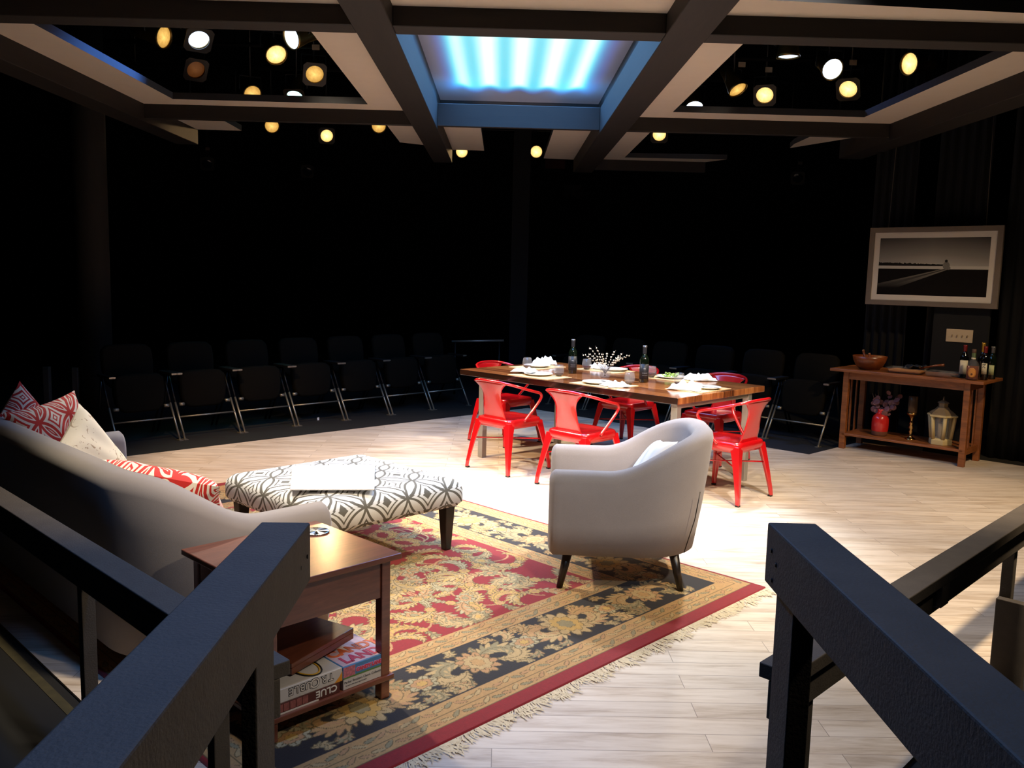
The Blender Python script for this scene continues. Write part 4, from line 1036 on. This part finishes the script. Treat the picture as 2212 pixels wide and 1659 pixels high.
for p, f_, lb in ((kk(6.03, 5.10), -100, 'dark wine bottle with a black label on the table, left of the willow vase'), (kk(6.02, 4.30), -100, 'dark wine bottle with a black label on the table, right of the willow vase')):
    t = bottle('wine_bottle', lb, UV(*p, TZ), .0385, .185, .235, .305, btl, blk_label, .085, blk_label, 'wine bottles on the dining table', (.03, .155), 150, f_)
    MB().lathe([(.0182, .291), (.0182, .3065), (0, .307)], 20, cap=False).build('cap_top', silver, t)
    curved_text(t, 'TEROLDEGO' if False else 'SHIRAZ', .013, .039, .075, f_+12, inkg); curved_text(t, '~', .03, .039, .108, f_+5, inkw); curved_text(t, 'vintners reserve', .007, .039, .06, f_+12, inkg)
# ---- vase with pussy willow
vs_ = thing('willow_vase', 'clear glass vase of pussy willow stems in the middle of the dining table', 'vase', UV(*kk(6.0, 4.70), TZ))
MB().lathe([(0, 0), (.032, 0), (.044, .012), (.052, .035), (.050, .058), (.038, .082), (.036, .09), (.041, .098), (.043, .10), (.038, .099), (.034, .09), (.035, .08), (.046, .056), (.048, .035), (.040, .014), (0, .006)], 28, cap=False).build('glass_bowl', clear, vs_)
tw = flat('twig_brown', (92, 70, 50), .8); catk = flat('willow_catkin', (238, 230, 205), .8, var=.05)
rs_ = random.Random(11)
for i, (ax, ay, L) in enumerate(((-1.0, .1, .24), (-.75, -.3, .22), (-.55, .4, .25), (-.2, -.5, .18), (.1, .5, .17), (.35, -.2, .20), (.75, .3, .22), (1.0, -.15, .25), (.6, -.6, .19), (-.35, .0, .23), (.9, .5, .2))):
    # ax along image-right, ay depth
    pts = []; p = Vector((-.012*ax, 0, .012)); d = Vector((ax*.45, ay*.35, .75)).normalized()
    for k2 in range(9):
        pts.append(p.copy()); p = p+d*(L+.05)/8; d = (d+Vector((ax*.09, ay*.06, -.035))).normalized()
    st_ = MB().tube(pts, [.0022-.0001*j for j in range(9)], 6).build('stem', tw, vs_)
    cb_ = MB()
    for k2 in range(6, 20):
        f = k2/20; q = f*8; a, b = pts[int(q)], pts[min(8, int(q)+1)]; c = a.lerp(b, q-int(q))
        if c.z < .11: continue
        s = (-1)**k2; c = c+Vector((rs_.uniform(-.006, .006), rs_.uniform(-.006, .006), s*.005))
        cb_.ball(c, .0048, .0048, .0065, 8)
    if cb_.v: tag(cb_.build('catkins', catk, st_), kind='stuff')
# ================================================================ console table and what stands on it
oak = wood('mission_oak', (96, 52, 24), (160, 96, 50), .4, (10, 1.5, 10), 2.0)
cn = thing('console_table', 'mission style brown wooden console table with a lower shelf under the framed photograph', 'table', UV(8.45, 2.46), Q45)
CZ = .80; CW = 1.17; CD = .47
MB().box(-.05, CD+.05, -.12, CW+.12, CZ-.028, CZ).build('tabletop', oak, cn, bevel=.004)
for x in (0, CD-.05):
    for y in (0, CW-.055): MB().box(x, x+.05, y, y+.055, 0, CZ-.028).build('leg', oak, cn, bevel=.004)
for x in (.008, CD-.028): MB().box(x, x+.02, .055, CW-.055, CZ-.10, CZ-.028).build('apron', oak, cn)
for y in (.015, CW-.035):
    MB().box(.05, CD-.05, y, y+.02, CZ-.10, CZ-.028).build('side_rail', oak, cn)
    MB().box(.05, CD-.05, y, y+.02, .10, .14).build('side_rail', oak, cn)
    for x in (.15, .275): MB().box(x, x+.022, y+.004, y+.016, .14, CZ-.10).build('slat', oak, cn)
MB().box(.0, CD, .02, CW-.02, .135, .158).build('lower_shelf', oak, cn, bevel=.003)
bw = wood('bowl_wood', (78, 34, 14), (140, 74, 36), .3, (6, 6, 2))
bo = thing('salad_bowl', 'big round wooden salad bowl at the left end of the console table', 'bowl', UV(8.60, 3.44, CZ))
MB().lathe([(0, 0), (.085, 0), (.12, .03), (.150, .085), (.163, .135), (.158, .136), (.145, .09), (.115, .04), (.08, .015), (0, .012)], 36, cap=False).build('bowl', bw, bo)
for k2, (a, b) in enumerate((((-.02, .02, .05), (-.055, .04, .185)), ((.02, .0, .05), (.0, .02, .155)))):
    t = thing('salad_server', ('taller' if k2 == 0 else 'shorter')+' wooden salad server with a pale tip sticking out of the big bowl', 'utensil', UV(8.60, 3.44, CZ), 0, 'salad servers')
    MB().tube([a, b], .011, 10).build('handle', bw, t)
    d = (Vector(b)-Vector(a)).normalized()*.006
    MB().tube([Vector(b), Vector(b)+d], .0105, 10).build('pale_tip', flat('pale_bone', (190, 150, 120), .5), t)
def dish(loc, rz, hx, hy, h, label, mat, food=None):
    t = thing('baking_dish', label, 'dish', loc, rz, 'baking dishes on the console')
    def L(a, b, z, r=.03):
        o = []
        for cx, cy, st in ((1, -1, -90), (1, 1, 0), (-1, 1, 90), (-1, -1, 180)):
            for i in range(6): o.append((cx*(a-r)+r*math.cos(R(st+18*i)), cy*(b-r)+r*math.sin(R(st+18*i)), z))
        return o
    MB().loft([L(hx*.86, hy*.86, .0), L(hx*.9, hy*.9, .004), L(hx*.97, hy*.97, h-.006), L(hx+.01, hy+.01, h), L(hx+.01, hy+.01, h+.004), L(hx*.95, hy*.95, h), L(hx*.88, hy*.88, .008), L(.04, .04, .007)]).build('dish', mat, t)
    if food: MB().loft([L(hx*.88, hy*.88, .010), L(hx*.93, hy*.93, h*.7), L(hx*.5, hy*.5, h*.82), L(.04, .04, h*.8)]).build('baked_filling', food, t)
    return t
d1 = dish(UV(8.58, 3.07, CZ), Q45+R(6), .11, .165, .05, 'glass baking dish with a brown crusty filling, next to the salad bowl', clear, flat('crust', (186, 128, 72), .8, var=.4, scale=18))
foil_m = flat('blue_grey_foil', (90, 104, 130), .2, .9, bump=.8, scale=3)
tag(MB().grid(lambda a, b: ((a-.5)*.16, (b-.5)*.18, .012*math.sin(9*a+5*b)+.008*math.sin(17*b)), 14, 14).build('foil_sheet', foil_m, loc=UV(8.62, 3.01, CZ+.068), rz=Q45, solid=.001), 'crumpled bluish foil lying over the crusty baking dish', 'foil')
sp_ = thing('wooden_spatula', 'wooden spatula leaning out of the crusty baking dish to the right', 'utensil', UV(8.60, 2.98, CZ+.05))
dv = UV(0, -1); MB().tube([Vector((0, 0, 0)), dv*.17+Vector((0, 0, .045)), dv*.235+Vector((0, 0, .055))], [.007, .009, .014], 8).build('handle', bw, sp_)
d2 = dish(UV(8.56, 2.74, CZ), Q45+R(-4), .10, .14, .045, 'empty clear glass baking dish between the crusty dish and the bottles', clear)
tag(MB().lathe([(0, 0), (.1, 0), (.11, .006), (.105, .008), (0, .004)], 28, cap=False).build('lid', M['black_plastic'], loc=UV(8.70, 2.60, CZ)), 'flat black lid lying behind the clear glass dish', 'lid')
lab_w = flat('cream_label', (205, 196, 170), .6, var=.04); lab_g = flat('green_label', (176, 180, 130), .6, var=.04)
maroon = flat('maroon_foil', (110, 24, 26), .4, .3); goldf = flat('gold_foil', (205, 160, 60), .28, .8)
bk_ = NT('black_glass').out(s2l((10, 10, 12)), .06, 0, Coat_Weight=.5)
G5 = 'bottles at the right end of the console'
F_ = 236
b1 = bottle('wine_bottle', 'red-capped dark wine bottle with a tall white label, leftmost of the console bottles', UV(8.68, 2.60, CZ), .0375, .185, .235, .30, bk_, maroon, .06, lab_w, G5, (.03, .16), 120, F_)
b3 = bottle('wine_bottle', 'red-capped dark wine bottle whose cream label has black curls', UV(8.585, 2.40, CZ), .0375, .190, .24, .305, bk_, maroon, .06, lab_w, G5, (.055, .155), 70, F_+5)
for k2, (zz_, da, rr_) in enumerate(((.138, -8, .008), (.142, 10, .006), (.115, -2, .010))):
    pts = []
    for i in range(12):
        a = R(200-24*i); x = math.cos(a)*rr_; z = math.sin(a)*rr_*.8; an_ = R(F_+da)+x/.038
        pts.append((.0387*math.cos(an_), .0387*math.sin(an_), zz_+z))
    MB().tube(pts, [.0008+.0022*math.sin(math.pi*i/11) for i in range(12)], 6).build('label_curl', ink, b3)
b4 = bottle('wine_bottle', 'grey-capped dark green bottle with a pale green label, rightmost of the console bottles', UV(8.74, 2.38, CZ), .036, .175, .235, .30, btl, silver, .06, lab_g, G5, (.04, .13), 80, F_-5)
b2 = bottle('champagne_bottle', 'dark sparkling wine bottle with gold foil neck, tallest of the console bottles', UV(8.80, 2.48, CZ), .042, .16, .235, .325, bk_, goldf, .115, None, G5)
wg = NT('whiskey_amber').out(s2l((112, 50, 16)), .1, 0)
wh_ = thing('whiskey_bottle', 'squat amber bottle with an orange oval label, in front of the wine bottles', 'bottle', UV(8.50, 2.47, CZ), 0, G5)
MB().lathe([(0, .004), (.045, 0), (.052, .008), (.052, .125), (.046, .15), (.028, .175), (.016, .19), (.0145, .255), (0, .255)], 30, cap=False).build('glass_body', clear, wh_)
MB().lathe([(0, .006), (.046, .006), (.0495, .012), (.0495, .128), (0, .128)], 30, cap=False).build('whiskey', wg, wh_)
MB().lathe([(.0175, .188), (.0178, .245), (0, .2455)], 20, cap=False).build('neck_wrap', flat('moss_green', (66, 84, 48), .6), wh_)
MB().lathe([(.0182, .188), (.0186, .203)], 20, cap=False).build('neck_band', lab_w, wh_)
MB().lathe([(.016, .2455), (.0185, .25), (.0185, .275), (.015, .279), (0, .279)], 20, cap=False).build('stopper', flat('cork_stopper', (84, 60, 46), .6), wh_)
def ov(a, b):
    rr_ = b; th = a*2*math.pi; x = math.cos(th)*.036*rr_; z = .068+math.sin(th)*.045*rr_; an_ = R(F_)+x/.053
    return (.0532*math.cos(an_), .0532*math.sin(an_), z)
MB().grid(ov, 28, 4).build('oval_label', flat('orange_label', (206, 140, 66), .6, var=.12, scale=60), wh_, solid=.0006)
MB().tube([(.0538*math.cos(R(F_)+math.cos(t)*.029/.053), .0538*math.sin(R(F_)+math.cos(t)*.029/.053), .068+math.sin(t)*.037) for t in [i*math.pi*2/28 for i in range(28)]], .0007, 5, True).build('label_ring', flat('label_brown', (120, 70, 30), .6), wh_)
MB().ball((0, 0, 0), .002, .009, .011, 10, T=TR((.0538*math.cos(R(F_)), .0538*math.sin(R(F_)), .056), rz=R(F_))).build('label_emblem', flat('label_brown2', (110, 66, 34), .6), wh_)
# lower shelf
SZ = .158
rv = flat('red_glaze', (196, 36, 32), .25, 0, var=.08, Coat_Weight=.5)
va = thing('red_vase', 'red ceramic vase with an unglazed brown foot on the console shelf', 'vase', UV(8.62, 3.30, SZ))
MB().lathe([(.074, .045), (.078, .06), (.080, .12), (.078, .165), (.066, .195), (.044, .215), (.034, .225), (.031, .245), (.036, .262), (.031, .262), (.028, .24)], 32, cap=False).build('glazed_body', rv, va)
MB().lathe([(0, 0), (.066, 0), (.072, .012), (.074, .045)], 32, cap=False).build('unglazed_foot', flat('raw_clay', (110, 66, 44), .8), va)
lf = NT('plum_leaf'); lfm = lf.out(lf.mix(lf.noise(lf.coord(), 20), s2l((84, 48, 52)), s2l((140, 92, 92))), .55)
sp2 = thing('eucalyptus_stems', 'dried plum coloured branches with round leaves standing in the red vase', 'plant', UV(8.62, 3.30, SZ+.22))
rs_ = random.Random(21)
for i in range(9):
    a = rs_.uniform(-1, 1); b = rs_.uniform(-.5, .5); lat = UV(0, -1)*a*.16+UV(1, 0)*b*.14
    hgt = .26-.10*abs(a)+rs_.uniform(-.05, .02); hgt = min(hgt, .30)
    pts = [lat*t**1.3+Vector((0, 0, -.15+.15*t+hgt*t)) for t in (0, .25, .5, .75, 1)]
    pts[0] = Vector((0, 0, -.15)); pts[1] = Vector((0, 0, -.01))+lat*.06
    MB().tube(pts, .0022, 5).build('branch', flat('branch_tan', (130, 96, 70), .8) if i == 0 else bpy.data.materials['branch_tan'], sp2)
    for j in range(5):
        t = rs_.uniform(.35, 1); k2 = min(3, int(t*4)); c = pts[k2].lerp(pts[k2+1], t*4-k2)+Vector([rs_.uniform(-.025, .025) for _ in range(3)])
        r_ = rs_.uniform(.018, .032)
        MB().lathe([(0, .002), (r_*.6, 0), (r_, .003)], 12, cap=False, T=aimT(c, (-.6+rs_.uniform(-.5, .5), -.7+rs_.uniform(-.5, .5), rs_.uniform(-.4, .6)))).build('leaf', lfm, sp2, solid=.0006)
br_ = flat('polished_brass', (186, 150, 92), .18, 1.0, var=.1)
cs = thing('candlestick', 'turned brass candlestick in the middle of the console shelf', 'candlestick', UV(8.64, 3.01, SZ))
MB().lathe([(0, 0), (.048, 0), (.05, .006), (.03, .016), (.014, .03), (.018, .045), (.012, .055), (.022, .075), (.012, .095), (.026, .115), (.014, .14), (.020, .155), (.012, .175), (.012, .2), (.024, .22), (.03, .232), (.046, .242), (.05, .252), (.05, .262), (0, .262)], 28, cap=False).build('turned_stem', br_, cs)
gh = NT('smoky_glass').out(s2l((150, 120, 90)), .1, 0, Transmission_Weight=.8, IOR=1.2)
MB().lathe([(.040, .262), (.043, .27), (.043, .42), (.040, .422), (.040, .27)], 26, cap=False).build('glass_cylinder', gh, cs)
tag(MB().lathe([(0, 0), (.034, 0), (.034, .10), (.026, .11), (0, .106)], 22, cap=False).build('pillar_candle', flat('mottled_wax', (150, 112, 66), .6, var=.4, scale=25), loc=UV(8.64, 3.01, SZ+.264)), 'mottled tan pillar candle inside the glass of the candlestick', 'candle')
lt = thing('lantern', 'cream painted six-sided wooden lantern with a brown roof at the right of the console shelf', 'lantern', UV(8.62, 2.73, SZ), Q45)
crm = flat('distressed_cream', (196, 176, 126), .75, var=.15, scale=18); rf_ = flat('weathered_roof', (120, 100, 70), .7, var=.3, scale=16, bump=.4)
def hexl(r, z, ph=30): return [(r*math.cos(R(60*i+ph)), r*math.sin(R(60*i+ph)), z) for i in range(6)]
MB().loft([hexl(.105, .0), hexl(.105, .045), hexl(.085, .06), hexl(.02, .06)], smooth=False).build('foot', crm, lt, bevel=.003)
for i in range(6):
    a = R(60*i+30)
    MB().tube([(.086*math.cos(a), .086*math.sin(a), .055), (.112*math.cos(a), .112*math.sin(a), .265)], .019, 4).build('corner_post', crm, lt)
MB().loft([hexl(.12, .262), hexl(.138, .268), hexl(.138, .280), hexl(.12, .285)], smooth=False).build('eave', crm, lt)
MB().loft([hexl(.125, .284), hexl(.112, .300), hexl(.09, .316), hexl(.066, .332), hexl(.050, .352)], smooth=False).build('roof', rf_, lt)
MB().loft([hexl(.042, .35), hexl(.042, .385), hexl(.055, .39), hexl(.045, .400), hexl(.012, .415)], smooth=False).build('cupola', rf_, lt)
MB().lathe([(.006, .41), (.012, .425), (.006, .435), (.009, .442), (0, .455)], 12, cap=False).build('finial', M['dark_steel'], lt)
for i in range(6): pass
MB().loft([hexl(.083, .06), hexl(.106, .262)], cap=False, smooth=False).build('panes', clear, lt, solid=.0015)
tag(MB().lathe([(0, 0), (.030, 0), (.030, .13), (.024, .138), (0, .134)], 22, cap=False).build('pillar_candle', flat('ivory_wax', (226, 205, 150), .5), loc=UV(8.62, 2.73, SZ+.0605)), 'ivory pillar candle standing inside the cream lantern', 'candle')

# ================================================================ framed photograph and switch plate
pf = thing('framed_photograph', 'large black and white beach photograph in a grey frame hanging over the console table', 'picture', UV(8.95, 3.05, 1.82), Q45)
PW, PH = .615, .385
def frame4(a, b, w_, x0, x1):
    vs, fs = ring(-a, a, -b, b, -a+w_, a-w_, -b+w_, b-w_)
    return MB().add([(x0+(x1-x0)*(1-z), x, y) for x, y, z in vs], fs)
frame4(PW, PH, .05, -.02, .02).build('frame', flat('grey_frame', (104, 92, 82), .6, var=.15), pf, bevel=.003)
mat_ = flat('mat_board', (200, 192, 182), .85, var=.02)
frame4(PW-.05, PH-.05, .055, -.006, .012).build('mat_board', mat_, pf)
np_ = NT('photo_print'); X, Y, Z = np_.xyz(np_.coord())[:3]
# y runs to the left of the viewer; horizon at z=-.02
sky_ = np_.ramp(np_.m2('ADD', np_.m2('MULTIPLY', Z, 2.2), np_.m2('MULTIPLY', np_.m2('ABSOLUTE', Y), .25)), [(0, s2l((170, 166, 160))), (.30, s2l((128, 124, 119))), (.75, s2l((58, 54, 52)))])
nzv = np_.noise(np_.coord('Object', (1, 14, 1)), 2.2, 5, .7)
tree = np_.m2('MULTIPLY', np_.m2('LESS_THAN', Z, np_.m2('MULTIPLY_ADD', np_.m2('MULTIPLY', nzv, np_.m2('ADD', .18, np_.m2('MULTIPLY', np_.m2('ADD', Y, .15), .35))), .16, .008)), np_.m2('GREATER_THAN', Z, .003))
c = np_.mix(np_.m2('MULTIPLY', tree, np_.m2('GREATER_THAN', Y, -.12)), sky_, s2l((30, 28, 27)))
c = np_.mix(np_.m2('LESS_THAN', Z, .008), c, s2l((180, 176, 170)))
wl = np_.noise(np_.coord('Object', (1, 3, 3)), 8, 5, .7)
sand = np_.mix(np_.m2('MULTIPLY', wl, .8), s2l((6, 5, 5)), s2l((26, 21, 19)))
c = np_.mix(np_.m2('LESS_THAN', Z, -.022), c, sand)
# track widening towards lower left: centre line y = -.13 + k * depth
dpt = np_.m2('SUBTRACT', -.020, Z)
def track(k0, w0, w1, colr, c):
    cen = np_.m2('MULTIPLY_ADD', dpt, k0, -.135); hw = np_.m2('MULTIPLY_ADD', dpt, w1, w0)
    f = np_.m2('MULTIPLY', np_.m2('LESS_THAN', np_.m2('ABSOLUTE', np_.m2('SUBTRACT', Y, cen)), hw), np_.m2('MULTIPLY', np_.m2('GREATER_THAN', dpt, 0), np_.m2('SUBTRACT', 1.0, np_.m2('MINIMUM', np_.m2('MULTIPLY', dpt, 5.2), 1.0))))
    return np_.mix(f, c, colr)
c = track(3.3, .03, .75, s2l((120, 116, 110)), c); c = track(3.35, .008, .28, s2l((14, 12, 12)), c)
np_.out(c, .7, Specular_IOR_Level=.1)
MB().box(-.004, .004, -PW+.105, PW-.105, -PH+.105, PH-.105).build('photo_print', np_.m, pf)
fg = MB().ball((-.0045, -.135, .012), .0015, .032, .038, 16).ball((-.0045, -.16, -.012), .0015, .016, .016, 14)
fg.build('seated_figure', flat('figure_grey', (104, 100, 96), .8, var=.3, scale=30), pf)
MB().ball((-.005, -.133, .056), .0015, .014, .014, 14).build('figure_head', flat('figure_dark', (16, 14, 14), .8), pf)
for y in (-.45, .45): MB().tube([(.02, y, PH-.02), (.03, y*.9, 2.6)], .002, 5).build('hanging_wire', M['dark_steel'], pf)
wp = thing('switch_plate', 'cream four-gang light switch plate on the black wall beside the bottles', 'switch', UV(9.0, 2.76, 1.165), Q45)
MB().box(-.004, .004, -.12, .12, -.062, .062).build('plate', flat('cream_plastic', (190, 170, 138), .5, var=.03), wp, bevel=.003)
for i in range(4):
    MB().box(-.014, -.004, -.075+i*.046-.004, -.075+i*.046+.004, -.012, .008).build('toggle', flat('toggle_%d' % i, (140, 118, 88), .5), wp, bevel=.001)
tag(MB().box(0, .04, -.25, .25, -1.175, .9).build('black_flat', M['black_wall'], loc=UV(9.004, 2.76, 1.165), rz=Q45), 'narrow black scenery flat carrying the switch plate behind the console table', 'flat')

# ================================================================ theatre seats (folded up)
seatf = fabric('brown_seat_cloth', (19, 16, 11), .95, .15, sheen=0)
seatf.node_tree.nodes['Principled BSDF'].inputs['Specular IOR Level'].default_value = .08
strut = flat('seat_steel', (150, 142, 126), .4, .75)
def make_seat(label, group):
    t = thing('theatre_seat', label, 'seat', (0, 0, 0), 0, group)
    # x along the row, y away from the stage, folded cushion in front
    def slab(x0, x1, z0, z1, y0, y1, lean, th, rnd=.05):
        L = []
        def outline(z_s):
            pass
        loops = []
        for d, e in ((0, .02), (.012, 0), (th-.012, 0), (th, .02)):
            O = []
            cx, cz = (x0+x1)/2, (z0+z1)/2; hx, hz = (x1-x0)/2-e, (z1-z0)/2-e; n_ = 28
            for i in range(n_):
                a = 2*math.pi*i/n_; c, s = math.cos(a), math.sin(a); r = 1/((abs(c)**6+abs(s)**6)**(1/6))
                x, z = cx+hx*c*r, cz+hz*s*r
                x = cx+(x-cx)*(1-.10*max(0, (cz-z)/hz))
                O.append((x, y0+(z-z0)*lean+d, z))
            loops.append(O)
        return MB().loft(loops)
    slab(-.235, .235, .27, .63, .16, .2, .10, .09).build('folded_seat', seatf, t)
    slab(-.24, .24, .47, .89, .40, .44, .18, .07).build('backrest', seatf, t)
    for s in (-1, 1):
        x = s*.290
        lg = MB().tube([(x, 0, -.012), (x, .20, .33)], .011, 6).build('front_strut', strut, t)
        MB().box(x-.02, x+.02, -.03, .04, -.012, -.004).build('foot_plate', strut, lg)
        MB().tube([(x, .20, .33), (x, .34, .60)], .011, 6).build('side_bracket', M['black_metal'], t)
        MB().tube([(x, .62, -.012), (x, .42, .33), (x, .36, .60)], .012, 6).build('rear_leg', M['black_metal'], t)
        MB().box(x-.025, x+.025, .10, .40, .605, .630).build('armrest', M['black_plastic'], t, bevel=.006)
        MB().box(x-.028, x+.028, .092, .102, .612, .627).build('armrest_cap', strut, t)
        MB().tube([(s*.215, .17, .31), (s*.262, .17, .31)], .017, 10).build('hinge', strut, t)
    MB().tube([(-.285, .115, .195), (.285, .115, .195)], .009, 6).build('crossbar', strut, t)
    return t
s0 = make_seat('', 'folded brown theatre seats')
nm = ['first', 'second', 'third', 'fourth', 'fifth', 'sixth', 'seventh']
for i in range(7):
    o = s0 if i == 0 else copy_tree(s0)
    o['label'] = 'folded brown theatre seat in the left row, %s counting from the sofa end' % nm[i]
    o.location = UV(3.385+.63*i, 8.0); o.rotation_euler = (0, 0, Q45)
for i in range(6):
    o = copy_tree(s0)
    o['label'] = 'folded brown theatre seat in the right row, %s counting from the console table' % nm[i]
    o.location = UV(8.38, 4.10+.62*i); o.rotation_euler = (0, 0, R(-45))
tag(MB().box(-.012, .012, -.002, .002, 0, .03).build('paper_tag', whitec, loc=UV(5.35, 8.2, -.012), rz=Q45), 'tiny white paper tag standing under the fourth left theatre seat', 'tag')
